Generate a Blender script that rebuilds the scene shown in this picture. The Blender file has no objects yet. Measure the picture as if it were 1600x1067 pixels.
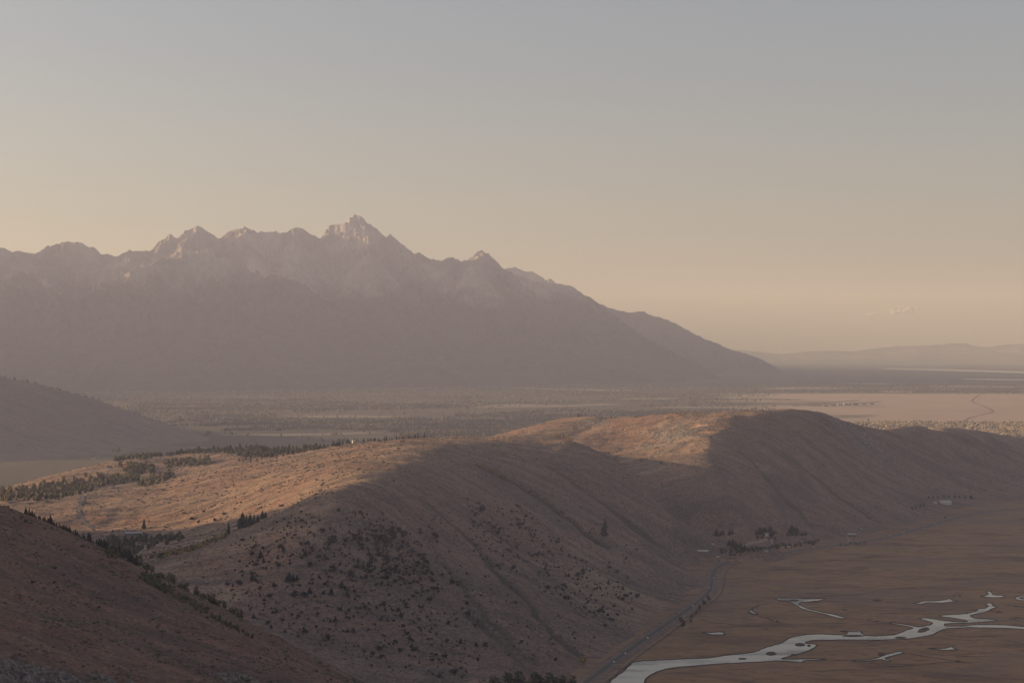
import bpy, math, random
import numpy as np
from mathutils import Vector
random.seed(7)
rng = np.random.default_rng(11)
scene = bpy.context.scene
col = scene.collection
R = math.radians

# ---------------------------------------------------------------- camera
F, YH, CAMZ = 2617.0, 552.0, 450.0      # focal length and horizon row in photo pixels, camera height over the marsh
def W(px, py, d):
    return ((px - 800) * d / F, d, CAMZ + d * (YH - py) / F)
cam = bpy.data.cameras.new("camera")
cam.sensor_width = 36
cam.lens = 36 * F / 1600
cam.shift_y = (YH - 533.5) / 1600
cam.clip_start, cam.clip_end = 5, 200000
cam_ob = bpy.data.objects.new("camera", cam)
cam_ob.location = (0, 0, CAMZ)
cam_ob.rotation_euler = (R(90), 0, 0)
col.objects.link(cam_ob)
scene.camera = cam_ob

# ---------------------------------------------------------------- light
SUN_EL, SUN_A = R(8.6), R(-9)          # light travels towards +X, turned a little towards +Y
d = Vector((math.cos(SUN_EL) * math.cos(SUN_A), math.cos(SUN_EL) * math.sin(SUN_A), -math.sin(SUN_EL)))
sun = bpy.data.lights.new("sun", 'SUN')
sun.energy, sun.angle, sun.color = 5.0, R(0.5), (1.0, 0.69, 0.46)
sun_ob = bpy.data.objects.new("sun", sun)
sun_ob.rotation_euler = d.to_track_quat('-Z', 'Y').to_euler()
sun_ob.location = (-3000, 0, 3000)
col.objects.link(sun_ob)
world = bpy.data.worlds.new("World")
scene.world = world
world.use_nodes = True
nt = world.node_tree
bg = nt.nodes["Background"]
sky = nt.nodes.new("ShaderNodeTexSky")
sky.sky_type = 'NISHITA'
sky.sun_disc = False
sky.sun_elevation = SUN_EL
sky.sun_rotation = math.atan2(-d.x, -d.y)
sky.altitude = 300
sky.air_density, sky.dust_density, sky.ozone_density = 1.0, 3.5, 1.0
hs = nt.nodes.new("ShaderNodeHueSaturation")
hs.inputs["Saturation"].default_value = 0.62
nt.links.new(sky.outputs[0], hs.inputs["Color"])
tint = nt.nodes.new("ShaderNodeMix"); tint.data_type = 'RGBA'; tint.blend_type = 'MULTIPLY'; tint.inputs[0].default_value = 1
tint.inputs[7].default_value = (.93, .935, 1.055, 1)
nt.links.new(hs.outputs[0], tint.inputs[6]); nt.links.new(tint.outputs[2], bg.inputs["Color"])
bg.inputs["Strength"].default_value = 0.103
scene.view_settings.view_transform = 'Standard'
scene.view_settings.look = 'None'
scene.view_settings.exposure = 0.66
scene.cycles.volume_bounces = 0
scene.cycles.max_bounces = 4
scene.cycles.use_adaptive_sampling = False

# ---------------------------------------------------------------- noise and grids
def _hash(ix, iy, s):
    h = (ix.astype(np.int64) * 374761393 + iy.astype(np.int64) * 668265263 + s * 1274126177) & 0xFFFFFFFF
    h = ((h ^ (h >> 13)) * 1274126177) & 0xFFFFFFFF
    return ((h ^ (h >> 16)) & 0xFFFF) / 65535.0 * 2 * math.pi
def perlin(x, y, s=0):
    x = np.asarray(x, float); y = np.asarray(y, float)
    x0, y0 = np.floor(x), np.floor(y)
    fx, fy = x - x0, y - y0
    def g(i, j):
        a = _hash(x0 + i, y0 + j, s)
        return np.cos(a) * (fx - i) + np.sin(a) * (fy - j)
    u = fx ** 3 * (fx * (fx * 6 - 15) + 10); v = fy ** 3 * (fy * (fy * 6 - 15) + 10)
    a = g(0, 0) * (1 - u) + g(1, 0) * u
    b = g(0, 1) * (1 - u) + g(1, 1) * u
    return (a * (1 - v) + b * v) * 1.5
def fbm(x, y, o=5, s=0, gain=.5):
    t, a, f = 0, 1, 1
    for k in range(o):
        t = t + a * perlin(x * f, y * f, s + k * 17); a *= gain; f *= 2.03
    return t
def ridged(x, y, o=5, s=0, gain=.55):
    t, a, f, w = 0, 1, 1, 1
    for k in range(o):
        n = (1 - np.abs(perlin(x * f, y * f, s + k * 17))) ** 2
        t = t + a * n * w; w = np.clip(n * 1.4, 0, 1); a *= gain; f *= 2.03
    return t
def sstep(a, b, x):
    t = np.clip((np.asarray(x, float) - a) / (b - a), 0, 1); return t * t * (3 - 2 * t)

class TPS:                                # smooth surface through surveyed points
    def __init__(self, pts, lam=1e-4):
        P = np.array(pts, float); self.c = P[:, :2] / 1000; z = P[:, 2]; n = len(P)
        r2 = ((self.c[:, None] - self.c[None]) ** 2).sum(-1)
        K = np.where(r2 > 0, r2 * np.log(r2 + 1e-12) * .5, 0) + np.eye(n) * lam
        Q = np.hstack([np.ones((n, 1)), self.c])
        A = np.zeros((n + 3, n + 3)); A[:n, :n] = K; A[:n, n:] = Q; A[n:, :n] = Q.T
        self.w = np.linalg.solve(A, np.concatenate([z, np.zeros(3)]))
    def __call__(self, x, y):
        sh = np.shape(x); x = np.ravel(x) / 1000; y = np.ravel(y) / 1000
        out = np.full(x.shape, self.w[-3]) + self.w[-2] * x + self.w[-1] * y
        for (cx, cy), w in zip(self.c, self.w[:-3]):
            r2 = (x - cx) ** 2 + (y - cy) ** 2
            out += w * .5 * r2 * np.log(r2 + 1e-12)
        return out.reshape(sh)

def flow(z, step):                        # drainage area per cell (steepest descent)
    ny, nx = z.shape
    best = np.zeros(z.shape); rec = np.arange(ny * nx).reshape(ny, nx)
    idx = rec.copy(); zp = np.pad(z, 1, mode='edge'); ip = np.pad(idx, 1, mode='edge')
    for dy in (-1, 0, 1):
        for dx in (-1, 0, 1):
            if dx or dy:
                s = (z - zp[1 + dy:1 + dy + ny, 1 + dx:1 + dx + nx]) / math.hypot(dx, dy)
                m = s > best
                best = np.where(m, s, best); rec = np.where(m, ip[1 + dy:1 + dy + ny, 1 + dx:1 + dx + nx], rec)
    order = np.argsort(-z.ravel()).tolist(); rc = rec.ravel().tolist()
    a = [1.0] * (ny * nx)
    for i in order:
        j = rc[i]
        if j != i: a[j] += a[i]
    return np.array(a).reshape(z.shape), best / step
def blur(z, n=1):
    for _ in range(n):
        p = np.pad(z, 1, mode='edge')
        z = (p[1:-1, 1:-1] * 4 + (p[:-2, 1:-1] + p[2:, 1:-1] + p[1:-1, :-2] + p[1:-1, 2:]) * 2 + p[:-2, :-2] + p[2:, 2:] + p[:-2, 2:] + p[2:, :-2]) / 16
    return z
def erode(z, step, it, k, cap):
    for _ in range(it):
        a, s = flow(z, step)
        cut = np.minimum(k * np.sqrt(a) * np.clip(s, 0, .8), cap)
        z = z - blur(cut, 1)
        z = z * .9 + blur(z) * .1
    return z
class Field:                              # a sampled height field
    def __init__(self, x0, y0, step, z): self.x0, self.y0, self.s, self.z = x0, y0, step, z
    def __call__(self, x, y, z=None):
        z = self.z if z is None else z
        u = np.clip((np.asarray(x, float) - self.x0) / self.s, 0, z.shape[1] - 1.001)
        v = np.clip((np.asarray(y, float) - self.y0) / self.s, 0, z.shape[0] - 1.001)
        i, j = u.astype(int), v.astype(int); u = u - i; v = v - j
        return (z[j, i] * (1 - u) + z[j, i + 1] * u) * (1 - v) + (z[j + 1, i] * (1 - u) + z[j + 1, i + 1] * u) * v
    def inside(self, x, y):
        return (x >= self.x0) & (y >= self.y0) & (x <= self.x0 + self.s * (self.z.shape[1] - 1)) & (y <= self.y0 + self.s * (self.z.shape[0] - 1))

def mesh_from(name, verts, faces, smooth=True, attrs=None, mats=()):
    """numpy vertex array (n,3) and a face array (m,3|4) or a list of them"""
    me = bpy.data.meshes.new(name)
    verts = np.asarray(verts, np.float32)
    fl = faces if isinstance(faces, list) else [faces]
    fl = [np.asarray(f, np.int32) for f in fl if len(f)]
    loops = np.concatenate([f.ravel() for f in fl]); sizes = np.concatenate([np.full(len(f), f.shape[1], np.int32) for f in fl])
    me.vertices.add(len(verts)); me.vertices.foreach_set("co", verts.ravel())
    me.loops.add(len(loops)); me.loops.foreach_set("vertex_index", loops)
    me.polygons.add(len(sizes))
    me.polygons.foreach_set("loop_start", np.concatenate([[0], np.cumsum(sizes)[:-1]]).astype(np.int32))
    me.update(calc_edges=True)
    me.polygons.foreach_set("use_smooth", np.full(len(sizes), smooth))
    for k, v in (attrs or {}).items():
        at = me.attributes.new(k, 'FLOAT', 'POINT'); at.data.foreach_set("value", np.asarray(v, np.float32).ravel())
    for m in mats: me.materials.append(m)
    return me
def link(name, me, parent=None, kind=None, label=None, cat=None, group=None, loc=None):
    o = bpy.data.objects.new(name, me); col.objects.link(o)
    if parent: o.parent = parent
    if loc is not None: o.location = loc
    for k, v in (("kind", kind), ("label", label), ("category", cat), ("group", group)):
        if v: o[k] = v
    return o
def grid_faces(ny, nx):
    i = np.arange(ny * nx).reshape(ny, nx)
    return np.stack([i[:-1, :-1], i[:-1, 1:], i[1:, 1:], i[1:, :-1]], -1).reshape(-1, 4)

# ---------------------------------------------------------------- materials
def new_mat(name, rough=.9, spec=.2):
    m = bpy.data.materials.new(name); m.use_nodes = True
    b = m.node_tree.nodes["Principled BSDF"]
    b.inputs["Roughness"].default_value = rough
    b.inputs["Specular IOR Level"].default_value = spec
    return m, m.node_tree, b
def N(t, typ, **kw):
    n = t.nodes.new(typ)
    for k, v in kw.items(): setattr(n, k, v)
    return n
def noise(t, vec, scale, detail=6, rough=.55, dist=0.0):
    n = N(t, "ShaderNodeTexNoise"); n.inputs["Scale"].default_value = scale; n.inputs["Detail"].default_value = detail
    n.inputs["Roughness"].default_value = rough; n.inputs["Distortion"].default_value = dist
    t.links.new(vec, n.inputs["Vector"]); return n.outputs["Fac"]
def ramp(t, fac, stops):
    n = N(t, "ShaderNodeValToRGB"); e = n.color_ramp.elements
    while len(e) < len(stops): e.new(.5)
    for el, (p, c) in zip(e, stops):
        el.position = p; el.color = (*c, 1) if len(c) == 3 else c
    t.links.new(fac, n.inputs[0]); return n.outputs[0]
def mix(t, fac, a, b, mode='MIX'):
    n = N(t, "ShaderNodeMix", data_type='RGBA', blend_type=mode)
    for s, v in ((0, fac), (6, a), (7, b)):
        if isinstance(v, (int, float)): n.inputs[s].default_value = v
        elif isinstance(v, tuple): n.inputs[s].default_value = (*v, 1)
        else: t.links.new(v, n.inputs[s])
    return n.outputs[2]
def mapr(t, v, a, b, c=0., e=1.):
    n = N(t, "ShaderNodeMapRange"); n.interpolation_type = 'SMOOTHSTEP'
    for i, x in enumerate((a, b, c, e)): n.inputs[1 + i].default_value = x
    t.links.new(v, n.inputs[0]); return n.outputs[0]
def pos(t, scale=(1, 1, 1), rot=(0, 0, 0)):
    c = N(t, "ShaderNodeTexCoord"); m = N(t, "ShaderNodeMapping")
    m.inputs["Scale"].default_value = scale; m.inputs["Rotation"].default_value = rot
    t.links.new(c.outputs["Object"], m.inputs["Vector"]); return m.outputs[0]
def attr(t, name):
    a = N(t, "ShaderNodeAttribute"); a.attribute_name = name; return a.outputs["Fac"]
def bump(t, b, h, strength, dist):
    n = N(t, "ShaderNodeBump"); n.inputs["Strength"].default_value = strength; n.inputs["Distance"].default_value = dist
    t.links.new(h, n.inputs["Height"]); t.links.new(n.outputs[0], b.inputs["Normal"])
def plain(name, c, var=.25, scale=.5, rough=.9, spec=.2):
    m, t, b = new_mat(name, rough, spec)
    f = noise(t, pos(t), scale, 4)
    lo = tuple(x * (1 - var) for x in c); hi = tuple(min(1, x * (1 + var)) for x in c)
    t.links.new(ramp(t, f, [(.3, lo), (.7, hi)]), b.inputs["Base Color"]); return m

def slope_material(name, sage, grass, soil, hue_scale=.004, st=1.):
    m, t, b = new_mat(name, .95, .1)
    p = pos(t)
    ps = pos(t, (.16, 1, .16), (0, 0, .16))                   # streaks that run down the slopes
    a = noise(t, p, hue_scale, 6, .62, .3); f2 = noise(t, p, .05, 7, .7); f3 = noise(t, p, .17 * st, 5, .8)
    st1 = noise(t, ps, .030 * st, 7, .66, .2)
    c = ramp(t, a, [(.34, sage), (.48, grass), (.58, soil), (.68, grass)])
    c = mix(t, mapr(t, st1, .44, .62, 0, .75), c, sage)
    c = mix(t, mapr(t, attr(t, "east"), .0, 1., 0, .52), c, tuple(1.02 * x for x in sage))  # greyer sage on east slopes; also carries the shade painted at the bowl foot
    c = mix(t, mapr(t, f2, .50, .68, 0, .6), c, tuple(.75 * x for x in sage))
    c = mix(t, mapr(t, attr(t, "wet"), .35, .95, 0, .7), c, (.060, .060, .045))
    c = mix(t, mapr(t, attr(t, "bare"), .2, .9, 0, .8), c, (.33, .245, .17))
    c = mix(t, mapr(t, attr(t, "rock"), .1, .6, 0, .85), c, ramp(t, f3, [(.4, (.10, .092, .088)), (.6, (.27, .245, .23))]))
    c = mix(t, .62, c, ramp(t, f3, [(.36, (.30, .30, .31)), (.48, (.9, .9, .9)), (.64, (1.6, 1.5, 1.42))]), 'MULTIPLY')
    t.links.new(c, b.inputs["Base Color"])
    h = N(t, "ShaderNodeMath", operation='ADD'); t.links.new(f3, h.inputs[0]); t.links.new(f2, h.inputs[1])
    bump(t, b, h.outputs[0], .9, 3.5 / st)
    return m
M = {}
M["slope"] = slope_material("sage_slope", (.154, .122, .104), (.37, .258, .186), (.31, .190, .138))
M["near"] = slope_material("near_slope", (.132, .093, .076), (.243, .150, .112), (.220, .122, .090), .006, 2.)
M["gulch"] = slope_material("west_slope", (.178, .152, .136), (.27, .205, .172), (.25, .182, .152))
# ---------------------------------------------------------------- ground level
def gz(x, y):
    y = np.asarray(y, float)
    return np.where(y < 6000, 0, np.where(y < 17000, (y - 6000) * .0088, 96.8 + (y - 17000) * .0030))
def G(px, py, dz=0.):                     # where the photo pixel meets the valley floor
    s = (YH - py) / F; dd = 3000.
    for _ in range(60): dd = dd + .5 * ((float(gz(0, dd)) + dz - CAMZ) / s - dd)
    return ((px - 800) * dd / F, dd, float(gz(0, dd)) + dz)
def L(px, py, z):
    dd = (z - CAMZ) / ((YH - py) / F); return ((px - 800) * dd / F, dd, z)

# ---------------------------------------------------------------- the long butte
base = [(890,1067),(932,1040),(968,1013),(1024,970),(1071,945),(1096,922),(1098,900),(1106,880),(1150,862),(1209,853),(1270,845),
        (1330,838),(1385,829),(1415,820),(1447,811),(1500,795),(1560,788),(1600,784)]
cp = [L(x, y, -1) for x, y in base]
cp += [(x + 110, y - 45, -10) for x, y, z in [L(x, y, 0) for x, y in base]]
cp += [L(850,1090,-2), L(700,1120,0), L(650,1078,12), L(560,1060,30), L(480,1020,50), L(400,985,75), L(300,935,98), L(220,890,118)]
cp += [W(*q) for q in [
 (520,763,2700),(540,748,2900),(560,732,3100),(600,714,3350),(578,753,2780),(622,738,2980),(652,723,3200),(676,708,3400),(700,697,3580),(640,699,3550),(680,690,3700),(720,686,3850),(780,683,4080),(750,685,4300),
 (830,685,4150),(900,691,4000),(900,694,3900),(850,690,3950),(870,704,3780),(930,722,3750),(950,713,3950),(985,737,3900),(1010,760,3850),(1050,800,3750),(1085,840,3650),
 (600,796,2700),(700,850,2750),(800,930,2600),(700,930,2520),(620,900,2520),(740,770,3100),(800,760,3350),(900,780,3500),(1000,850,3350),
 (900,900,2950),(1000,940,2950),(800,850,2950),(900,840,3200),(560,850,2580),(480,850,2550),(520,950,2400),(400,870,2560),(450,930,2420),(350,900,2500),
 (490,780,2800),(450,792,2850),(400,808,2900),(350,822,2950),(300,832,3000),(250,838,3050),(180,830,3150),(140,824,3250),(280,850,2800),
 (500,740,3100),(400,760,3200),(300,790,3300),(200,796,3400),(120,800,3400),(70,800,3450),
 (600,692,3950),(550,693,4000),(500,702,3950),(440,715,3900),(350,735,3800),(240,762,3700),(130,774,3600),(60,800,3450),
 (430,713,4300),(350,724,4300),(250,745,4200),(150,762,4100),(50,773,3900),(0,780,3800),(-120,782,3800),
 (330,705,4700),(270,713,4600),(200,717,4600),(130,735,4400),(60,766,4150),(400,704,4900),(480,700,4700),(560,694,4400),(620,687,4500),(700,684,4500),
 (800,673,4900),(845,662,5100),(880,655,5150),(940,651,5020),(1000,650,4860),(1060,646,4720),(1100,648,4700),(1150,643,4850),(1190,641,4950),(1230,643,4950),
 (1290,652,5050),(1330,665,5150),(1370,669,5350),(1410,668.5,5500),(1450,668,5650),(1490,671.5,5800),(1565,681,6080),(1530,676,5950),(1600,686,6200),(1700,700,6500),
 (850,677,4750),(900,686,4640),(950,708,4450),(1000,730,4270),(1050,722,4200),(1000,690,4560),(1050,690,4400),(1088,662,4540),(1102,690,4330),(1150,653,4600),(1195,653,4650),(1245,656,4720),(1116,730,4110),
 (1138,780,3960),(1155,830,3800),
 (900,708,4200),(950,738,4120),(990,768,4060),(1022,792,3980),(1060,822,3830),(860,692,4330),
 (1210,728,4300),(1210,690,4460),(1200,780,4120),(1205,820,4000),(1300,700,4850),(1290,760,4420),(1300,810,4150),(1400,710,5150),(1400,770,4750),
 (1500,720,5600),(1500,760,5150),(1600,730,5800),(1600,765,5300),(1360,698,5080)]]
cp += [(-1700,4500,0),(-1500,5050,-4),(-1150,5600,-4),(-700,5900,-4),(-300,6100,-4),(0,6600,-4),(300,6900,-4),(700,7000,-4),(1500,7200,-4),(2600,7300,-4),
       (-2000,4000,0),(-1500,3500,90),(-1900,3000,90),(-1400,2700,120),(-1000,2500,125),(-900,3000,118),(-1300,4000,90),
       (450,2300,-10),(700,2800,-10),(800,3300,-10),(1300,3800,-10),(1900,4300,-10),(2700,4900,-10),(2600,5800,-8),(2700,6500,10),(300,1900,-10),(0,1900,-8),(-300,1850,60),(-800,2100,120)]
cp += [W(*q) for q in [(1150,668,5300),(1190,668,5450),(1230,668,5450),(1060,680,5250),(1000,685,5450),(940,685,5550),(880,688,5650),(1320,690,5550),(1400,690,5850),(680,705,4900),(600,705,4750),(780,700,5250),(1100,672,5150)]]
S = 16.
bx0, by0, bx1, by1 = -1900, 1850, 2500, 6900
X, Y = np.meshgrid(np.arange(bx0, bx1 + 1, S), np.arange(by0, by1 + 1, S))
Z = TPS(cp, 2e-5)(X, Y)
hill = sstep(2, 60, Z)
Z = Z + hill * (3.0 * fbm(X / 90, Y / 90, 4, 3) + 1.5 * rng.standard_normal(Z.shape) * 0.6)
Z = erode(Z, S, 9, .36, 5.0)
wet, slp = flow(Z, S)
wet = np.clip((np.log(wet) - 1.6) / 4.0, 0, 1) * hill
coarse = Field(bx0, by0, S, Z); wetF = Field(bx0, by0, S, blur(wet))
s2 = 7.
X, Y = np.meshgrid(np.arange(bx0, bx1 + 1, s2), np.arange(by0, by1 + 1, s2))
Z = coarse(X, Y); h = sstep(3, 50, Z)
Z = blur(Z) + h * (1.6 * fbm(X / 26, Y / 26, 4, 9))
# rock ribs on the bowl's sunny face and the outcrop on the far face
def blob(px, py, dd, rx, ry):
    x, y, _ = W(px, py, dd); return np.exp(-(((X - x) / rx) ** 2 + ((Y - y) / ry) ** 2))
rock = np.clip(blob(1060, 680, 4480, 110, 150) + .8 * blob(930, 668, 4850, 70, 90) + .7 * blob(1350, 692, 5100, 130, 160), 0, 1)
u = X * .35 + Y * .94; v = X * .94 - Y * .35
Z = Z + rock * (9 * (ridged(u / 45, v / 130, 4, 31) - 1.0))
Z = np.where(Z < -8, -8, Z)
edge = np.minimum.reduce([X - bx0, bx1 - X, Y - by0, by1 - Y])
Z = Z - 60 * sstep(60, 0, edge)
bare = np.clip(1.1 * blob(1010, 940, 2900, 110, 210) + .8 * blob(930, 900, 2950, 70, 150) + .6 * blob(960, 1000, 2550, 60, 120) + .5 * blob(1150, 750, 4200, 60, 120) + .5 * blob(900, 830, 3150, 60, 50) + .35 * blob(680, 960, 2450, 50, 80), 0, 1) * np.clip(.62 + 1.1 * fbm(u / 22, v / 190, 4, 71), 0, 1.2)
butteF = Field(bx0, by0, s2, Z)
_Dg = np.arange(2150, 5600, 4.)
def _pick(px, py):
    x = (px - 800) * _Dg / F; hit = np.nonzero(butteF(x, _Dg) >= CAMZ + _Dg * (YH - py) / F)[0]
    return None if not len(hit) else (x[hit[0]], _Dg[hit[0]])
gul = np.zeros(Z.shape)
for line, dep in [([(655,775),(700,812),(745,852),(790,905),(838,958),(880,1000),(915,1028)],7),([(752,728),(785,746),(812,758),(845,780),(875,802),(905,823),(945,850)],8),([(590,775),(640,800),(668,835),(700,880),(735,930),(790,990),(840,1035)],5),
                  ([(820,900),(870,935),(925,968),(965,985)],4),([(735,960),(790,1010),(835,1050)],5),([(860,730),(900,757),(960,800),(1010,835)],5),([(980,820),(1030,850),(1065,870)],3.5),([(1150,700),(1210,760),(1250,800),(1275,825)],5),
                  ([(1215,700),(1280,750),(1340,795),(1380,818)],5),([(1110,770),(1160,815),(1180,838)],4),([(1290,700),(1350,745),(1400,780)],4),([(770,830),(850,880),(930,930),(990,955)],3.5),([(700,770),(780,815),(860,870)],3.5),([(600,870),(650,930),(690,990),(720,1040)],3),
                  ([(300,790),(380,760),(460,735),(540,718)],3.),([(220,800),(320,765),(420,735)],2.5),([(280,815),(380,785),(460,760)],2.5)]:
    P = [q for q in (_pick(*w) for w in line) if q]
    for (ax, ay), (cx, cy) in zip(P[:-1], P[1:]):
        if math.hypot(cx - ax, cy - ay) > 420: continue
        wob_ = 8 * perlin(X / 45, Y / 45, 87)
        tt = np.clip(((X - ax) * (cx - ax) + (Y - ay) * (cy - ay)) / ((cx - ax) ** 2 + (cy - ay) ** 2), 0, 1)
        dd_ = np.hypot(X - ax - tt * (cx - ax) + wob_, Y - ay - tt * (cy - ay) + wob_)
        gul = np.maximum(gul, dep * np.exp(-(dd_ / 13) ** 2))
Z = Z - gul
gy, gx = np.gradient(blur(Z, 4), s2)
east_shade_m = np.clip(sstep(-.10, .14, -gx + .15 * fbm(X / 120, Y / 120, 3, 44)) + 1.2 * blob(1050, 775, 4000, 190, 230) + .8 * blob(1120, 810, 3850, 120, 150), 0, 1.15)  # east-facing slopes, plus blobs painting the bowl foot's shade into the colour
butteF = Field(bx0, by0, s2, Z)
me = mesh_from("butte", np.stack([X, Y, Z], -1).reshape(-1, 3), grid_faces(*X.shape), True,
               {"wet": np.clip(wetF(X, Y) + gul / 8, 0, 1), "east": east_shade_m, "rock": rock * sstep(.2, .7, ridged(u / 45, v / 130, 4, 31) - .5), "bare": bare}, [M["slope"]])
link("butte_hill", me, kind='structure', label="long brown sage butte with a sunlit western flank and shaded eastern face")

# ---------------------------------------------------------------- near spur at the bottom and the unseen ridge it comes down from, shaped to shade the flank
cp = [W(*q) for q in [(0,790,1350),(50,806,1330),(100,830,1300),(200,890,1250),(300,950,1200),(400,1000,1170),(480,1040,1150),(560,1068,1130),(640,1100,1100),
 (0,900,1050),(0,1000,850),(0,1067,750),(150,950,1080),(150,1067,850),(300,1020,1030),(300,1067,920),(450,1067,1030)]]
cp += [(-412,1900,112),(-620,2300,95),(-250,1700,110),(-100,1700,50),(0,1400,110),(150,1200,50),(300,1000,20),(100,600,150),(0,400,200),(-100,500,260),
 (-700,1400,365),(-1000,1200,430),(-1500,1000,520),(-2000,1200,560),(-1500,1800,460),(-1000,2000,260),(-1400,2500,250),(-1300,2900,110),
 (-900,2500,105),(-700,1900,200),(-1000,700,420),(-500,800,370),(-400,400,340),(-2200,500,560),(-2000,2200,520),(-2000,2700,490),(-2000,2950,490),(-2000,3200,410),(-2000,3450,250),(-2000,3720,90),(-2000,4000,10),
 (-2700,2900,420),(-2700,3300,300),(-2700,3700,120),(-2700,2000,500),(-1500,3300,90),(-1200,3600,20),(-700,3300,20),(0,3000,-60),(0,2400,-40),(-400,2900,20),(-1000,4000,-40),(100,1900,-10),(300,1600,-10)]
S = 9.
fx0, fy0, fx1, fy1 = -2900, 300, 330, 4100
X, Y = np.meshgrid(np.arange(fx0, fx1 + 1, S), np.arange(fy0, fy1 + 1, S))
Z = TPS(cp, 2e-5)(X, Y)
Z = Z + 1.2 * fbm(X / 60, Y / 60, 4, 5) + .35 * rng.standard_normal(Z.shape)
Z = erode(Z, S, 4, .16, 1.5)
wet, slp = flow(Z, S)
nearC = Field(fx0, fy0, S, Z); wetF2 = Field(fx0, fy0, S, blur(np.clip((np.log(wet) - 1.8) / 4, 0, 1)))
s2 = 4.5
X, Y = np.meshgrid(np.arange(fx0, fx1 + 1, s2), np.arange(fy0, fy1 + 1, s2))
Z = blur(nearC(X, Y)) + .7 * fbm(X / 14, Y / 14, 4, 19)
rock = np.clip(1.1 * blob(60, 1050, 790, 26, 45) + .7 * blob(190, 1062, 860, 18, 30) + .8 * blob(370, 1062, 980, 16, 25), 0, 1)
u = X * .35 + Y * .94; v = X * .94 - Y * .35
rr = ridged(u / 12, v / 26, 4, 37)
Z = Z + rock * 8 * (rr - .85)
edge = np.minimum.reduce([X - fx0, fx1 - X, Y - fy0, fy1 - Y])
Z = Z - 80 * sstep(50, 0, edge)
nearF = Field(fx0, fy0, s2, Z)
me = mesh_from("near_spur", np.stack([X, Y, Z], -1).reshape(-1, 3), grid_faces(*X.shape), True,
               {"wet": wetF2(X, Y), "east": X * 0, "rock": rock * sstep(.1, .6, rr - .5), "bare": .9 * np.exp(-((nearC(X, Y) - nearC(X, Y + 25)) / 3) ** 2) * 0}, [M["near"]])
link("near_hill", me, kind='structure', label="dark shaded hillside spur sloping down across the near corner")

# ---------------------------------------------------------------- western butte across the gulch
cp = [W(*q) for q in [(-420,540,8200),(-200,568,8100),(-60,586,8000),(0,595,8000),(60,606,8100),(130,622,8200),(190,640,8250),(250,660,8300),(300,676,8300),(330,692,8250)]]
cp += [L(*q) for q in [(-300,735,0),(-100,733,0),(0,728,0),(60,724,0),(120,718,0),(250,711,0),(315,699,-4),(345,693,-14),(380,690,-25),(450,687,-40)]]
cp += [W(*q) for q in [(0,660,7350),(60,670,7450),(120,672,7600),(180,690,7700),(-200,650,7300)]]
cp += [(-2600,9600,0),(-2000,9700,0),(-1400,9500,-6),(-3600,9700,0),(-1000,8800,-10),(-3000,5900,-8),(-2000,6200,-8),(-1400,6900,-10),(-4300,8000,250),(-4300,6500,0)]
S = 20.
wx0, wy0, wx1, wy1 = -4000, 6000, -1000, 9600
X, Y = np.meshgrid(np.arange(wx0, wx1 + 1, S), np.arange(wy0, wy1 + 1, S))
Z = TPS(cp, 2e-5)(X, Y); h = sstep(5, 70, Z)
Z = Z + h * (5 * fbm(X / 120, Y / 120, 4, 3) + 1.5 * rng.standard_normal(Z.shape))
Z = erode(Z, S, 5, .3, 4.)
wet, _ = flow(Z, S); wetW = Field(wx0, wy0, S, blur(np.clip((np.log(wet) - 1.8) / 4, 0, 1) * h))
westC = Field(wx0, wy0, S, Z)
s2 = 12.
X, Y = np.meshgrid(np.arange(wx0, wx1 + 1, s2), np.arange(wy0, wy1 + 1, s2))
Z = blur(westC(X, Y)) + sstep(5, 60, westC(X, Y)) * 2 * fbm(X / 40, Y / 40, 3, 8)
Z = np.where(Z < -8, -8, Z); edge = np.minimum.reduce([X - wx0, wx1 - X, Y - wy0, wy1 - Y])
Z = Z - 60 * sstep(60, 0, edge)
westF = Field(wx0, wy0, s2, Z)
me = mesh_from("west_hill", np.stack([X, Y, Z], -1).reshape(-1, 3), grid_faces(*X.shape), True,
               {"wet": wetW(X, Y), "east": X * 0 + .5, "rock": X * 0, "bare": X * 0}, [M["gulch"]])
link("west_hill", me, kind='structure', label="hazy grey brown hill with a tree lined crest across the gulch")

def height(x, y):
    x = np.asarray(x, float); y = np.asarray(y, float)
    z = gz(x, y)
    for f in (butteF, nearF, westF):
        z = np.maximum(z, np.where(f.inside(x, y), f(x, y), -99))
    return z
_D = np.concatenate([np.arange(600, 7000, 4.), np.arange(7000, 16000, 10.)])
def pick(px, py, skip=0):                 # first terrain point under a photo pixel
    x = (px - 800) * _D / F; z = CAMZ + _D * (YH - py) / F
    hit = np.nonzero((height(x, _D) >= z) & (_D > skip))[0]
    if not skip and (not len(hit) or _D[hit[0]] > 6400):      # a root just over the butte's skyline: stand it on the crest
        e = (butteF(x[600:1500], _D[600:1500]) - CAMZ) / _D[600:1500]; i = int(e.argmax()) + 600
        if py - (YH - e.max() * F) > -9: return (float(x[i]), float(_D[i]), float(height(x[i], _D[i])))
    if not len(hit): return None
    k = hit[0]; return (float(x[k]), float(_D[k]), float(height(x[k], _D[k])))

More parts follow.
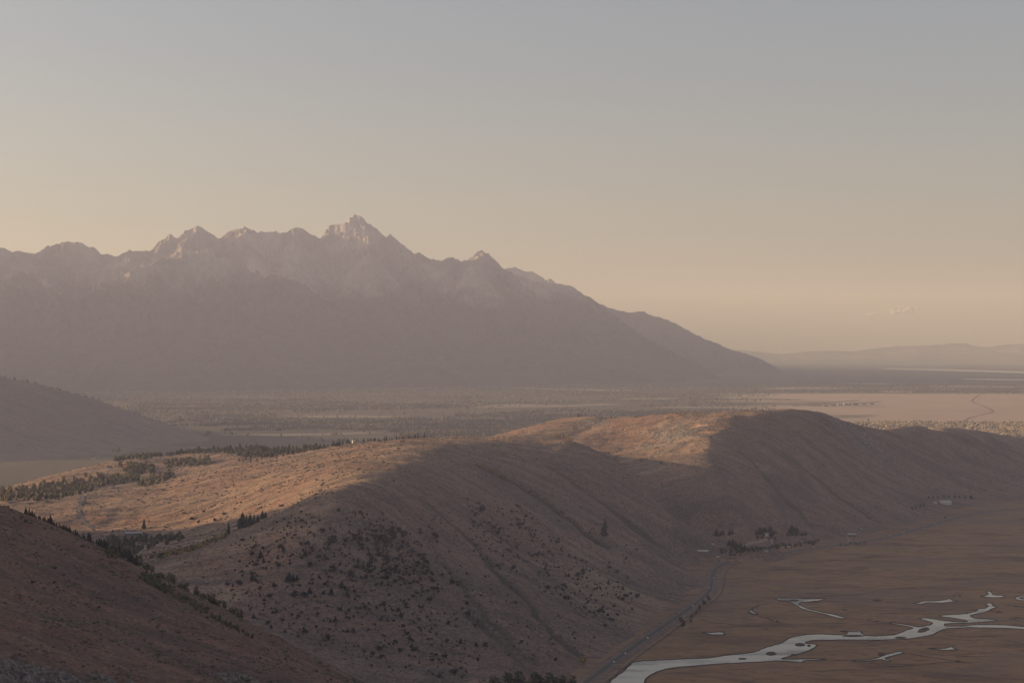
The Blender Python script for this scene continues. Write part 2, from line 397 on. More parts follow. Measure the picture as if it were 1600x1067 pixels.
# ---------------------------------------------------------------- the big range
def interp(pts, x):
    p = np.array(pts, float); return np.interp(x, p[:, 0], p[:, 1])
def range_mesh(name, crest, dcrest, front, back, px, seed, rough, mat, label, rows=1.0, teeth=0., jag=None):
    py = interp(crest, px); dc0 = interp(dcrest, px); dj = interp(jag, px) if jag else px * 0
    dc = dc0 + dj * .55
    hi = sstep(470, 400, py) * sstep(-300, 0, px)
    ext = rough * 1.6 * fbm(px / 9., px * 0 + seed, 5, seed, .62) + teeth * hi * (2.6 * (ridged(px / 13., px * 0 + .5, 4, seed + 40, .65) - 1.05))
    zc = CAMZ + dc * (YH - py + ext) / F
    t = np.concatenate([np.linspace(-1, -.42, int(60 * rows)), np.linspace(-.41, -.06, int(150 * rows)), np.linspace(-.058, 0, int(46 * rows)), np.linspace(.01, .12, int(12 * rows)), np.linspace(.16, 1, int(16 * rows))])
    T, PX = np.meshgrid(t, px, indexing='ij')
    toe = 1 + .16 * fbm(px / 160., px * 0, 4, seed + 9)
    D = dc0[None] + np.where(T < 0, T * front * toe[None], T * back) + (np.interp(PX + 7 * fbm(T * 9., PX / 30., 4, seed + 70) - 30 * T, [q[0] for q in jag], [q[1] for q in jag]) * np.exp(-(T / .20) ** 2) * (.62 + .5 * fbm(T * 14., PX / 18., 3, seed + 71)) * sstep(0, .02, np.abs(T)) + dj[None] * .55 * sstep(.02, 0, np.abs(T)) if jag else 0)
    Xw = (PX - 800) * D / F
    g0 = gz(Xw, D)
    prof = np.where(T < 0, .30 * (1 + T) + .70 * np.abs(1 + T) ** 2.2, .22 * (1 - T) + .78 * np.abs(1 - T) ** 2.1)
    rel = zc - gz(0, dc)
    uu = np.concatenate([[0], np.cumsum(np.hypot(np.diff((px - 800) * dc / F), np.diff(dc)))])
    us = np.arange(0, uu[-1], 30.); rs = np.interp(us, uu, rel); kern = np.hanning(61); kern /= kern.sum()
    sm = np.interp(uu, us, np.convolve(np.pad(rs, 30, mode='edge'), kern, 'valid')[:len(us)])
    a = np.abs(T); w = np.exp(-(a / .13) ** 2)
    relb = rel[None] * w + sm[None] * (1 - w)
    Zr = relb * prof
    wx, wy = Xw / 1000., D / 1000.
    wx2 = wx + .30 * fbm(wx / 1.3, wy / 1.3, 3, seed + 1); wy2 = wy + .30 * fbm(wx / 1.3 + 9, wy / 1.3, 3, seed + 2)
    sp = ridged(wx2 / 1.5, wy2 / 2.4, 4, seed + 3) - 1.05
    g = sstep(0, .10, a) * sstep(1, .75, a)
    g2 = sstep(0, .035, a) * sstep(.75, .3, a)
    sp2 = ridged(wx2 / .85 + .3 * wy2, wy2 / 2.6, 3, seed + 13, .5) - 1.75
    fine = ridged(wx2 / .42, wy2 / .70, 6, seed + 6, .68) - 1.6
    hi2 = sstep(350, 1700, relb * prof)
    Zr = Zr * (1 + .14 * g * sp + .36 * g2 * sp2) + rough * sstep(0, .02, a) * (70 + 190 * hi2) * fine * prof ** .6 * sstep(1, .8, a)
    Zr = np.minimum(Zr, CAMZ + D * (YH - py[None] + ext[None]) / F - g0 + 6)
    Zr = np.where(a >= .999, -25, Zr)
    V = np.stack([Xw, D, g0 + Zr], -1).reshape(-1, 3)
    me = mesh_from(name, V, grid_faces(*T.shape)[:, ::1], False if teeth else True, {"alt": (Zr / 1500)}, [mat])
    return link(name, me, kind='structure', label=label)

m, t, b = new_mat("mountain_rock", .95, .1)
p = pos(t)
f1 = noise(t, p, .0011, 7, .62, .3); f2 = noise(t, p, .006, 6, .65)
forest = ramp(t, f2, [(.35, (.028, .032, .024)), (.7, (.060, .058, .044))])
rockc = ramp(t, f1, [(.36, (.12, .107, .098)), (.5, (.22, .197, .178)), (.63, (.34, .305, .28))])
tl = N(t, "ShaderNodeMath", operation='MULTIPLY_ADD'); t.links.new(f1, tl.inputs[0]); tl.inputs[1].default_value = .55; t.links.new(attr(t, "alt"), tl.inputs[2])
geo = N(t, "ShaderNodeNewGeometry"); sep = N(t, "ShaderNodeSeparateXYZ"); t.links.new(geo.outputs["Normal"], sep.inputs[0])
c = mix(t, mapr(t, tl.outputs[0], .90, 1.16), forest, rockc)
t.links.new(c, b.inputs["Base Color"]); bump(t, b, f2, .7, 60.)
M["mountain"] = m

crest = [(-2600,420),(-2000,410),(-1400,415),(-1000,415),(-700,410),(-450,395),(-300,390),(-150,388),(-60,380),(0,386),(20,391),(55,396),(75,384),(92,379),(105,376),(125,379),(150,387),(158,397),(185,399),(200,391),(235,390),(250,376),(265,364),(278,372),(283,368),
 (290,357),(300,357),(308,352),(320,359),(340,371),(347,368),(365,358),(382,354),(398,359),(404,364),(408,361),(416,363),(432,361),(440,365),(455,358),(466,354),(480,362),(488,366),(500,374),(505,366),
 (515,352),(525,350),(535,349),(542,347),(547,338),(560,333),(566,338),(575,347),(590,359),(603,372),(610,365),(622,374),(640,391),(648,396),(652,393),(664,400),(670,402),(690,409),(697,402),(705,401),
 (722,407),(735,404),(742,396),(752,389),(762,395),(772,405),(785,418),(792,422),(811,430),(828,437),(840,441),(852,439.5),(860,439),(872,443),(880,445),(893,447),(905,455),(915,462),(922,464),(930,470),(940,478),(962,494),(984,510),(1023,536),(1062,555),(1100,575),(1140,600)]
dcr = [(-2600,9500),(-2000,11200),(-1400,13500),(-700,17000),(0,20500),(300,21500),(560,22500),(760,23000),(1000,25000),(1180,27000)]
def alps():
    rr = np.random.default_rng(12); S = 40.
    x0, x1, y0, y1 = -12600, 3900, 11600, 28400
    X, Y = np.meshgrid(np.arange(x0, x1 + 1, S), np.arange(y0, y1 + 1, S)); H = np.full(X.shape, -400.)
    def tent(p, q, steep=1.0):            # a ridge line from p to q with faces falling away on both sides
        reach = 4200.
        i0, i1 = [int(np.clip((min(p[1], q[1]) - reach - y0) / S, 0, X.shape[0] - 1)), int(np.clip((max(p[1], q[1]) + reach - y0) / S, 1, X.shape[0]))]
        j0, j1 = [int(np.clip((min(p[0], q[0]) - reach - x0) / S, 0, X.shape[1] - 1)), int(np.clip((max(p[0], q[0]) + reach - x0) / S, 1, X.shape[1]))]
        x, y = WX[i0:i1, j0:j1], WY[i0:i1, j0:j1]
        dx, dy = q[0] - p[0], q[1] - p[1]
        t = np.clip(((x - p[0]) * dx + (y - p[1]) * dy) / (dx * dx + dy * dy + 1e-6), 0, 1)
        d_ = np.hypot(x - p[0] - t * dx, y - p[1] - t * dy)
        h = p[2] + t * (q[2] - p[2]) - steep * 1.0 * d_ / (1 + d_ / 4200.)
        H[i0:i1, j0:j1] = np.maximum(H[i0:i1, j0:j1], h)
    w = 1.
    WX = X + 70 * fbm(X / 700, Y / 700, 4, 201); WY = Y + 70 * fbm(X / 700, Y / 700, 4, 202)
    C = [(x, y, interp(dcr, x)) for x, y in crest]
    zig = lambda px: 260 * float(perlin(np.array([px / 38.]), np.array([.5]), 7)[0])
    P = [W(x, y, dd_ + zig(x)) for x, y, dd_ in C]
    wx = lambda p: p
    for p, q in zip(P[:-1], P[1:]): tent(p, q, 1.05)
    PF = [W(x, y, dd_) for x, y, dd_ in [(-60,452,18300),(0,424,18200),(40,427,18400),(90,452,18500),(140,470,18500),(170,441,18600),(205,424,18800),(245,408,19000),(270,399,19200),(300,393,19400),(318,391,19500),(350,402,19500),(400,421,19400),(470,447,19300),(540,478,19200)]]
    for p, q in zip(PF[:-1], PF[1:]): tent(p, q, .95)
    def branch(p, ang, length, zend, depth, steep):
        n = 4; a = ang; q0 = p; pts = [p]
        for k in range(n):
            a = a + rr.uniform(-16, 16); st = length / n
            f = (k + 1) / n; z = zend + (p[2] - zend) * (1 - f) ** 1.25
            q1 = (q0[0] + st * math.sin(math.radians(a)), q0[1] - st * math.cos(math.radians(a)), z + rr.uniform(-35, 35) * (k < n - 1))
            tent(q0, q1, steep); pts.append(q1); q0 = q1
        if depth:
            for k in (1, 2, 3):
                for sg in (-1, 1):
                    if rr.random() < .8: branch(pts[k], ang + sg * rr.uniform(38, 68), length * rr.uniform(.25, .42), pts[k][2] * rr.uniform(.45, .62), depth - 1, steep * 1.05)
    for px_, ang, ln in [(-700,20,4200),(-450,-10,4500),(-300,15,4200),(-150,0,4300),(-60,20,4200),(20,-12,4000),(55,14,3200),(105,6,4600),(160,-8,3000),(205,18,4000),(265,-20,3600),(308,8,4600),(345,-5,2600),(382,16,4300),(416,-14,3400),(466,4,4600),(498,-18,2800),(520,-4,4400),(560,14,4300),(600,-6,3600),(618,18,3800),(655,-10,4200),(697,12,4200),(752,2,4800),(790,-14,3200),(835,14,4000),(900,4,3800),(960,18,3000),(1020,0,2200)]:
        x, y, dd_ = px_, interp(crest, px_), interp(dcr, px_)
        p = W(x, float(y), float(dd_) + zig(px_)); branch((p[0], p[1], p[2] - 12), ang + rr.uniform(-6, 6), ln, 170 + .03 * p[2], 1, .98)
    for px_, dd_, py_, ang in [(170, 18600, 441, -24), (205, 18800, 424, 10), (270, 19200, 399, -20), (318, 19500, 391, 16), (0, 18200, 424, 5), (400, 19400, 421, 8)]:
        branch(W(px_, py_, dd_), ang, 2800, 160, 1, .95)
    H = np.maximum(H, -400)
    g0 = gz(X, Y)
    H = np.where(H < g0 + 260, g0 + 260 - (g0 + 260 - H) * .62, H)            # scree and moraine at the foot
    hi = sstep(200, 900, H - g0)
    H = H + hi * (46 * fbm(X / 360, Y / 360, 5, 203, .58) + 9 * rr.standard_normal(X.shape)) + 14 * fbm(X / 260, Y / 260, 3, 204)
    for _ in range(5):
        a_, s_ = flow(H, S); cut = np.minimum(.55 * np.sqrt(a_) * np.clip(s_, 0, 1.2), 26) * hi
        H = H - cut; H = H * .93 + blur(H) * .07
    c = Field(x0, y0, S, H); s2 = 20.
    X, Y = np.meshgrid(np.arange(x0, x1 + 1, s2), np.arange(y0, y1 + 1, s2))
    Z = c(X, Y); g0 = gz(X, Y); hi = sstep(300, 1300, Z - g0)
    Z = Z + hi * 46 * (ridged(X / 130 + Y / 700, Y / 210, 4, 206, .66) - 1.1) + (1 - hi) * 5 * fbm(X / 80, Y / 80, 3, 207)
    # the crest itself: exact summit heights with small teeth
    pxg = X / Y * F + 800; hi_t = sstep(470, 400, interp(crest, pxg)) * sstep(-60, 40, pxg)
    cy = interp(crest, pxg) - hi_t * 2.4 * (ridged(pxg / 11., pxg * 0 + .37, 3, 210, .6) - 1.05)
    zmax = CAMZ + Y * (YH - cy) / F
    yc = interp(dcr, pxg) + 260 * perlin(pxg / 38., pxg * 0 + .5, 7)
    on = pxg > -60
    Z = np.where(on, np.minimum(Z, zmax), Z)
    Z = np.where(on & (pxg < 1100), np.maximum(Z, zmax - 1.25 * np.abs(Y - yc) - 2), Z)
    fc = grid_faces(*X.shape); keep = (Z - g0).ravel()[fc].max(1) > -25; fc = fc[keep]
    used = np.unique(fc); remap = np.zeros(X.size, np.int64); remap[used] = np.arange(len(used))
    V = np.stack([X, Y, Z], -1).reshape(-1, 3)[used]
    me = mesh_from("mountain_range", V, remap[fc], False, {"alt": ((Z - g0) / 1500).ravel()[used]}, [m])
    return link("mountain_range", me, kind='structure', label="jagged hazy mountain range with the tallest horned summit")
alps()
crest2 = [(640,470),(700,440),(760,425),(790,419),(805,418),(822,425),(832,424),(845,432),(853,438),(860,436),(872,443),(880,445),(893,447),(905,455),(915,462),(930,470),(936,474),(950,480),(962,484),(985,489),(1005,486),
          (1012,490),(1020,494),(1042,499),(1060,508),(1080,519),(1100,529),(1120,536),(1135,544),(1160,551),(1185,559),(1215,575),(1240,595)]
range_mesh("northern_mountains", crest2, [(640,27500),(936,28500),(1230,31000)], 3600, 3500, np.arange(640, 1241, 1.2), 23, .7, m,
           "lower hazy mountains tapering down behind the main range", .7, .4)
crest3 = [(-900,545),(900,545),(1140,546),(1160,547),(1195,551),(1225,553),(1265,549),(1290,548),(1335,549),(1360,545),(1400,541),(1440,540),(1475,538),(1490,536),(1513,536),(1518,540),(1545,543),(1552,541),(1575,538),(1600,537),(1700,536),(1900,540),(2500,536)]
m3 = plain("far_forest_hills", (.06, .062, .05), .4, .0006)
range_mesh("far_hills", crest3, [(-900,50000),(2500,50000)], 7000, 4000, np.arange(-900, 2501, 5.), 41, .25, m3,
           "pale distant plateau hills on the horizon", .4)

# ---------------------------------------------------------------- valley floor
m, t, b = new_mat("valley_floor", .95, .1)
p = pos(t)
sepp = N(t, "ShaderNodeSeparateXYZ"); cc = N(t, "ShaderNodeTexCoord"); t.links.new(cc.outputs["Object"], sepp.inputs[0])
yy, xx = sepp.outputs[1], sepp.outputs[0]
far_a = N(t, "ShaderNodeMath", operation='MAXIMUM'); t.links.new(mapr(t, yy, 5200, 6600), far_a.inputs[0]); t.links.new(mapr(t, xx, -700, -1150), far_a.inputs[1]); far = far_a.outputs[0]
fa = noise(t, p, .0021, 4, .5, .6); fb = noise(t, p, .018, 6, .6); fc = noise(t, p, .12, 5, .65)
pm = pos(t, (.6, 1, 1), (0, 0, .25)); fm = noise(t, pm, .012, 6, .6, .5); fm2 = noise(t, pm, .06, 6, .72, .4)
marsh = ramp(t, fm, [(.30, (.145, .092, .062)), (.44, (.240, .148, .090)), (.56, (.300, .186, .106)), (.70, (.205, .135, .094))])
marsh = mix(t, mapr(t, fm2, .50, .66, 0, .55), marsh, (.085, .054, .042))
marsh = mix(t, mapr(t, noise(t, pos(t, (.22, 1, 1), (0, 0, -.1)), .05, 6, .7, .3), .56, .68, 0, .6), marsh, (.33, .235, .165))
marsh = mix(t, mapr(t, noise(t, p, .0028, 4, .6), .48, .62, 0, .55), marsh, (.190, .142, .118))
vor = N(t, "ShaderNodeTexVoronoi"); vor.inputs["Scale"].default_value = .0011
vm = pos(t, (1, .55, 1), (0, 0, .2)); t.links.new(vm, vor.inputs["Vector"])
fields = ramp(t, vor.outputs["Color"], [(.15, (.085, .078, .06)), (.4, (.135, .115, .085)), (.65, (.10, .09, .07)), (.85, (.175, .145, .108))])
fields = mix(t, .35, fields, ramp(t, fb, [(.35, (.075, .07, .054)), (.65, (.15, .125, .095))]))
flat = ramp(t, fa, [(.3, (.40, .295, .225)), (.6, (.46, .34, .262))])           # dry sagebrush flat east of the river
east = N(t, "ShaderNodeMath", operation='MULTIPLY_ADD'); t.links.new(yy, east.inputs[0]); east.inputs[1].default_value = -.145; t.links.new(xx, east.inputs[2])
em = N(t, "ShaderNodeMath", operation='MULTIPLY'); ew = N(t, "ShaderNodeMath", operation='MULTIPLY_ADD'); t.links.new(noise(t, p, .0006, 5, .6), ew.inputs[0]); ew.inputs[1].default_value = 4200; t.links.new(east.outputs[0], ew.inputs[2])
t.links.new(mapr(t, ew.outputs[0], 1700, 2500), em.inputs[0]); t.links.new(mapr(t, yy, 15700, 15000), em.inputs[1])
em2 = N(t, "ShaderNodeMath", operation='MULTIPLY'); t.links.new(em.outputs[0], em2.inputs[0]); t.links.new(mapr(t, yy, 9500, 10300), em2.inputs[1])
woods = ramp(t, fb, [(.35, (.040, .042, .032)), (.7, (.085, .080, .058))])
fields = mix(t, mapr(t, yy, 11500, 16500, 0, .92), fields, woods)
cfar = mix(t, em2.outputs[0], fields, flat)
c = mix(t, far, marsh, cfar)
t.links.new(c, b.inputs["Base Color"]); bump(t, b, fm2, .5, 1.0)
M["ground"] = m
ys = np.concatenate([np.arange(-2500, 6000, 250.), np.arange(6000, 20000, 500.), np.arange(20000, 60001, 2000.)])
xs = np.concatenate([np.arange(-40000, -6000, 2000.), np.arange(-6000, 6000, 250.), np.arange(6000, 40001, 2000.)])
X, Y = np.meshgrid(xs, ys)
me = mesh_from("ground", np.stack([X, Y, gz(X, Y)], -1).reshape(-1, 3), grid_faces(*X.shape), True, None, [m])
link("ground", me, kind='structure', label="flat brown valley floor reaching to the mountains")

# ---------------------------------------------------------------- air
def haze():
    x0, x1, y0, y1, z0, z1 = -46000, 46000, -3500, 64000, -120, 2700
    v = [(x, y, z) for z in (z0, z1) for y in (y0, y1) for x in (x0, x1)]
    f = [(0, 2, 3, 1), (4, 5, 7, 6), (0, 1, 5, 4), (2, 6, 7, 3), (0, 4, 6, 2), (1, 3, 7, 5)]
    m = bpy.data.materials.new("haze"); m.use_nodes = True; t = m.node_tree
    t.nodes.remove(t.nodes["Principled BSDF"])
    pv = t.nodes.new("ShaderNodeVolumePrincipled")
    pv.inputs["Color"].default_value = (.435, .462, .675, 1); pv.inputs["Absorption Color"].default_value = (1, .95, .60, 1); pv.inputs["Density"].default_value = HAZE * 2; pv.inputs["Anisotropy"].default_value = 0.12
    t.links.new(pv.outputs[0], t.nodes["Material Output"].inputs["Volume"])
    m.cycles.homogeneous_volume = True
    me = mesh_from("haze", np.array(v), np.array(f), False, None, [m])
    link("haze", me, kind='stuff')
HAZE = 2.4e-5
haze()
# ---------------------------------------------------------------- water, marsh channels, roads
from mathutils.geometry import tessellate_polygon
def chaikin(p, n=1, closed=True):
    p = np.array(p, float)
    for _ in range(n):
        q = np.roll(p, -1, 0) if closed else p[1:]
        r = p if closed else p[:-1]
        o = np.stack([r * .75 + q * .25, r * .25 + q * .75], 1).reshape(-1, p.shape[1])
        p = o if closed else np.vstack([p[:1], o, p[-1:]])
    return p
def wob(p, amp):                          # small irregularities along a bank
    t = np.arange(len(p)); return p + np.stack([perlin(t * .7, t * 0 + 3.3, 5), perlin(t * .7, t * 0 + 8.1, 6)], 1) * amp
m, t, b = new_mat("water", .07, .5)
t.links.new(ramp(t, noise(t, pos(t, (.3, 1, 1)), .035, 5, .65, .5), [(.42, (.075, .072, .07)), (.62, (.14, .125, .11))]), b.inputs["Base Color"]); t.links.new(mapr(t, noise(t, pos(t, (.3, 1, 1)), .02, 5, .7, .5), .42, .62, .05, .3), b.inputs["Roughness"]); b.inputs["IOR"].default_value = 1.75
bump(t, b, noise(t, pos(t, (.2, 1, 1)), .08, 4, .6), .08, .5); M["water"] = m
M["mud"] = plain("marsh_mud", (.050, .036, .030), .35, .05)
M["bank"] = plain("river_bank", (.062, .042, .032), .4, .12)
M["islet"] = plain("marsh_islet", (.085, .055, .038), .35, .15)
M["asphalt"] = plain("asphalt", (.100, .085, .075), .15, .05, .8)
M["verge"] = plain("gravel_verge", (.185, .128, .098), .35, .08)
M["dirt"] = plain("dirt_track", (.30, .235, .185), .2, .05)
M["lane"] = plain("lane_paint", (.22, .20, .185), .1, .05, .6)

def poly_mesh(name, pts, z, mat, **kw):
    p = np.array(pts); v = np.column_stack([p, np.full(len(p), z) if np.isscalar(z) else z])
    tri = np.array(tessellate_polygon([[Vector(q) for q in v]]))
    a = v[tri[:, 1]] - v[tri[:, 0]]; c = v[tri[:, 2]] - v[tri[:, 0]]
    flip = (a[:, 0] * c[:, 1] - a[:, 1] * c[:, 0]) < 0
    tri[flip] = tri[flip][:, ::-1]
    return link(name, mesh_from(name, v, tri, False, None, [mat]), **kw)
def resample(p, step):
    p = np.array(p, float); s = np.concatenate([[0], np.cumsum(np.hypot(*np.diff(p[:, :2], axis=0).T))])
    n = max(2, int(s[-1] / step) + 1); u = np.linspace(0, s[-1], n)
    return np.stack([np.interp(u, s, p[:, k]) for k in range(p.shape[1])], 1)
def ribbon(p, widths, zf):
    """cross sections at the offsets in widths; zf gives height for each (x, y, offset index)"""
    p = np.array(p, float); tan = np.gradient(p[:, :2], axis=0); tan /= np.linalg.norm(tan, axis=1)[:, None] + 1e-9
    nrm = np.stack([-tan[:, 1], tan[:, 0]], 1); V = []
    for k, w in enumerate(widths):
        w = np.asarray(w, float); q = p[:, :2] + nrm * (w[:, None] if w.ndim else w)
        V.append(np.column_stack([q, zf(q[:, 0], q[:, 1], k)]))
    V = np.stack(V, 1); ny, nx = V.shape[:2]
    return V.reshape(-1, 3), grid_faces(ny, nx)
def up(v, f):
    a = v[f[:, 1]] - v[f[:, 0]]; c = v[f[:, 2]] - v[f[:, 0]]
    return f[:, ::-1] if (a[:, 0] * c[:, 1] - a[:, 1] * c[:, 0]).mean() < 0 else f
def flatpts(pix): return np.array([L(x, y, 0)[:2] for x, y in pix])

RIVER = [(940,1085),(952,1067),(959,1060),(972,1051),(980,1045),(984,1039),(992,1033),(1031,1031),(1075,1029),(1110,1028),(1130,1024),(1162,1021),(1184,1018),(1195,1012),(1211,1007),
 (1222,1005),(1228,1000),(1240,994),(1262,991),(1285,990),(1307,992),(1322,991),(1328,988),(1310,985.2),(1335,986.8),(1344,985),(1345,989),(1349,992),(1362,994),(1397,992),(1407,989),(1417,984),(1431,981),
 (1415,977.5),(1391,973.6),(1392,972.2),(1412,975),(1436,980),(1450,977),(1461,974),(1450,970),(1437,967),(1442,965),(1455,966),(1477,970),(1510,972),(1514,970),(1495,966),(1467,962.4),(1468,961),(1510,959),(1530,954),(1527,951),(1542,950),
 (1546,946),(1540,945),(1545,941),(1550,944),(1551,947),(1558,948),(1548,951),(1541,956),(1516,960),(1516,964),(1524,966),(1536,966),(1564,969.2),(1526,972.4),(1478,973.6),(1473,976),(1478,978.4),
 (1508,978),(1520,976),(1530,975.6),(1570,976),(1600,979),(1640,981),(1660,987),(1600,983.4),(1585,981.6),(1550,980.4),(1527,980.8),(1518,979.6),(1500,980.8),(1480,981.4),(1470,984),(1460,989),(1455,992),(1437,995),(1417,998),
 (1390,999),(1355,1000),(1320,999),(1295,1000),(1272,999.6),(1258,1002.4),(1256,1005),(1275,1006),(1276,1009),(1267,1014),(1252,1020),(1232,1025),(1216,1029.4),(1232,1029.6),(1250,1029.4),(1270,1029),(1290,1029.6),(1290,1030.6),(1252,1031.4),(1254,1035),(1237,1033),(1215,1032),
 (1200,1033),(1162,1035),(1119,1037),(1086,1040),(1053,1042),(1031,1047),(1014,1054),(1006,1062),(1004,1076),(1002,1090)]
PONDS = [[(1211,934.5),(1219,934),(1250,934.5),(1260,935.5),(1282,935.5),(1290,935),(1282,937.5),(1267,940),(1245,941),(1255,949),(1282,956),(1305,960),(1319,965),(1320,967),(1305,964),(1285,958),(1257,953),(1242,944),(1232,939),(1221,939.5)],
 [(1355,967),(1362,967.4),(1373,970.8),(1366,970.2)],
 [(1425,941.8),(1437,942),(1440,938.6),(1462,939),(1477,937),(1485,934.6),(1486,938),(1500,938.8),(1482,940.4),(1470,942),(1447,941),(1438,944.4)],
 [(1490,930.6),(1495,929.8),(1501,930.6),(1496,932)],
 [(1529,931),(1542,930.6),(1546,927),(1541,925),(1546,923),(1550,927),(1550,929.5),(1570,930),(1567,933),(1547,933.4)],
 [(1610,930.6),(1592,931),(1585,934),(1591,937.6),(1610,938.6),(1610,936.6),(1595,935.6),(1592,934),(1597,932.8),(1610,932.4)],
 [(1585,946.6),(1592,946.8),(1610,947.6),(1610,948.8),(1590,948.2)],[(1578,965.4),(1588,967),(1610,968.4),(1610,970),(1586,968.6)],
 [(1558,955.4),(1562,955),(1564,956.2),(1560,956.8)],[(1365,937.6),(1372,937.2),(1377,938),(1370,938.8)],[(1317,952),(1320,951.6),(1322,952.6),(1319,953.2)],
 [(1446,1012.6),(1477,1013.2),(1487,1009.6),(1489,1012.6),(1496,1014.4),(1478,1015.8),(1462,1014.2)],
 [(1333,1031.2),(1357,1031),(1372,1027.6),(1385,1022.5),(1400,1018),(1409,1017),(1411,1019.5),(1400,1023),(1386,1026.4),(1380,1028),(1392,1033),(1388,1033.4),(1376,1029.2),(1358,1032.4),(1335,1033)],
 [(1095,987.6),(1110,988),(1127,986.6),(1132,989.6),(1130,991.5),(1114,992.2),(1104,989.6)],[(1206,968.6),(1212,968.4),(1214,970.4),(1209,970.4)],
 [(1494,1032.4),(1497,1032),(1499,1033),(1496,1033.6)],[(1171,953),(1174,953),(1180,957.4),(1186,959.6),(1176,958.6),(1171,956)]]
def bank(p, name_i):
    q = np.vstack([p, p[:1]])
    area = .5 * (q[:-1, 0] * q[1:, 1] - q[1:, 0] * q[:-1, 1]).sum(); sg = -1 if area > 0 else 1
    w = 2.2 + 1.6 * (perlin(np.arange(len(q)) * .4, np.zeros(len(q)), 77) + .4)
    w = np.clip(w, 1.2, 5); w[-1] = w[0]
    v, f = ribbon(q, [np.zeros(len(q)), sg * w * .35, sg * w], lambda x, y, k: np.full(len(x), (.1, 1.0, .12)[k]))
    return v, up(v, f)
bv, bf, n0 = [], [], 0
for i, pix in enumerate([RIVER] + PONDS):
    p = wob(chaikin(flatpts(pix), 2 if i == 0 else 1), 1.6 if i == 0 else .8)
    poly_mesh("river" if i == 0 else "pond", p, .30, M["water"], kind='structure', label="pale winding creek reflecting the evening sky" if i == 0 else "small pale pool of still water in the marsh")
    v, f = bank(p, i); bv.append(v); bf.append(f + n0); n0 += len(v)
link("river_bank", mesh_from("river_bank", np.vstack(bv), np.vstack(bf), False, None, [M["bank"]]), kind='structure')
for px, py, rx, ry, a in [(1205,1021,9,3,0),(1443,984,10,3.6,.35),(1333,993,19,1.4,0),(1407,996,10,1.0,0),(1250,1007,9,2.6,0),(1264,1008.5,3,1.2,0),(1274,939.6,8,1.2,0),(1378,1022,7,2.4,0),(1240,937.6,7,1.2,0),(1240,1023,5,1.2,0),(1160,1029,7,.8,0)]:
    ring = [(px + rx * math.cos(k / 14 * 6.283) * (1 + .18 * math.sin(k * 2.3)), py + ry * math.sin(k / 14 * 6.283) - a * rx * math.cos(k / 14 * 6.283) * .7) for k in range(14)]
    p = wob(chaikin(flatpts(ring), 1), .6); c = p.mean(0)
    v = np.vstack([np.column_stack([p, np.full(len(p), .1)]), np.column_stack([c + (p - c) * .8, np.full(len(p), 1.1)]), [[c[0], c[1], 1.3]]])
    n = len(p); i0 = np.arange(n); i1 = (i0 + 1) % n
    link("islet", mesh_from("islet", v, [np.stack([i0, i1, n + i1, n + i0], 1), np.stack([n + i0, n + i1, np.full(n, 2 * n)], 1)], False, None, [M["islet"]]), kind='structure')
# thin dark channels through the marsh grass
chan = [[(1180,934.6),(1212,933.6),(1290,934.2),(1340,935.4),(1420,936.4)],[(1500,930.2),(1530,930.4)],[(1570,930.6),(1600,931)],[(1212,940),(1190,944),(1177,949),(1171,955),(1178,960.4),(1192,963.4),(1208,969),(1232,976)],
        [(1192,963),(1222,964.6),(1234,963.4)],[(1320,966.6),(1356,967.4)],[(1373,970.8),(1391,972.8)],[(1412,1019.4),(1440,1024),(1496,1033),(1540,1036)],[(1090,968),(1130,974),(1160,977),(1200,980)],[(1124,1041),(1150,1046),(1190,1043)],
        [(1300,1029.8),(1333,1031.4)],[(1558,948),(1600,946)],[(1564,969),(1580,967)],[(1250,941),(1300,939),(1365,938.6),(1425,942.6)],[(1480,1023),(1530,1026),(1560,1024)],[(1030,1052),(1060,1050),(1090,1052),(1110,1050)]]
for k in range(70):
    x, y = rng.uniform(1130, 1590), rng.uniform(870, 1064)
    if y > 990 and x < 1250: continue
    q = [(x, y)]
    for _ in range(5): x += rng.uniform(6, 26); y += rng.uniform(-2.2, 2.2); q.append((x, y))
    chan.append(q)
bv, bf, n0 = [], [], 0
for q in chan:
    p = resample(chaikin(flatpts(q), 2, False), 9); n = len(p); t = np.arange(n)
    p = p + np.stack([perlin(t * .3, t * 0 + .3, 8), perlin(t * .3, t * 0 + 5.7, 9)], 1) * 5
    w = (1.0 + .6 * perlin(t * .2, t * 0 + 1.7, 12)) * np.clip(np.minimum(t, n - 1 - t) / 3, .1, 1) * 1.9
    v, f = ribbon(p, [-w, w], lambda x, y, k: np.full(len(x), .16 if k else .19)); f = up(v, f)
    bv.append(v); bf.append(f + n0); n0 += len(v)
link("marsh_channels", mesh_from("marsh_channels", np.vstack(bv), np.vstack(bf), False, None, [M["mud"]]), kind='structure')
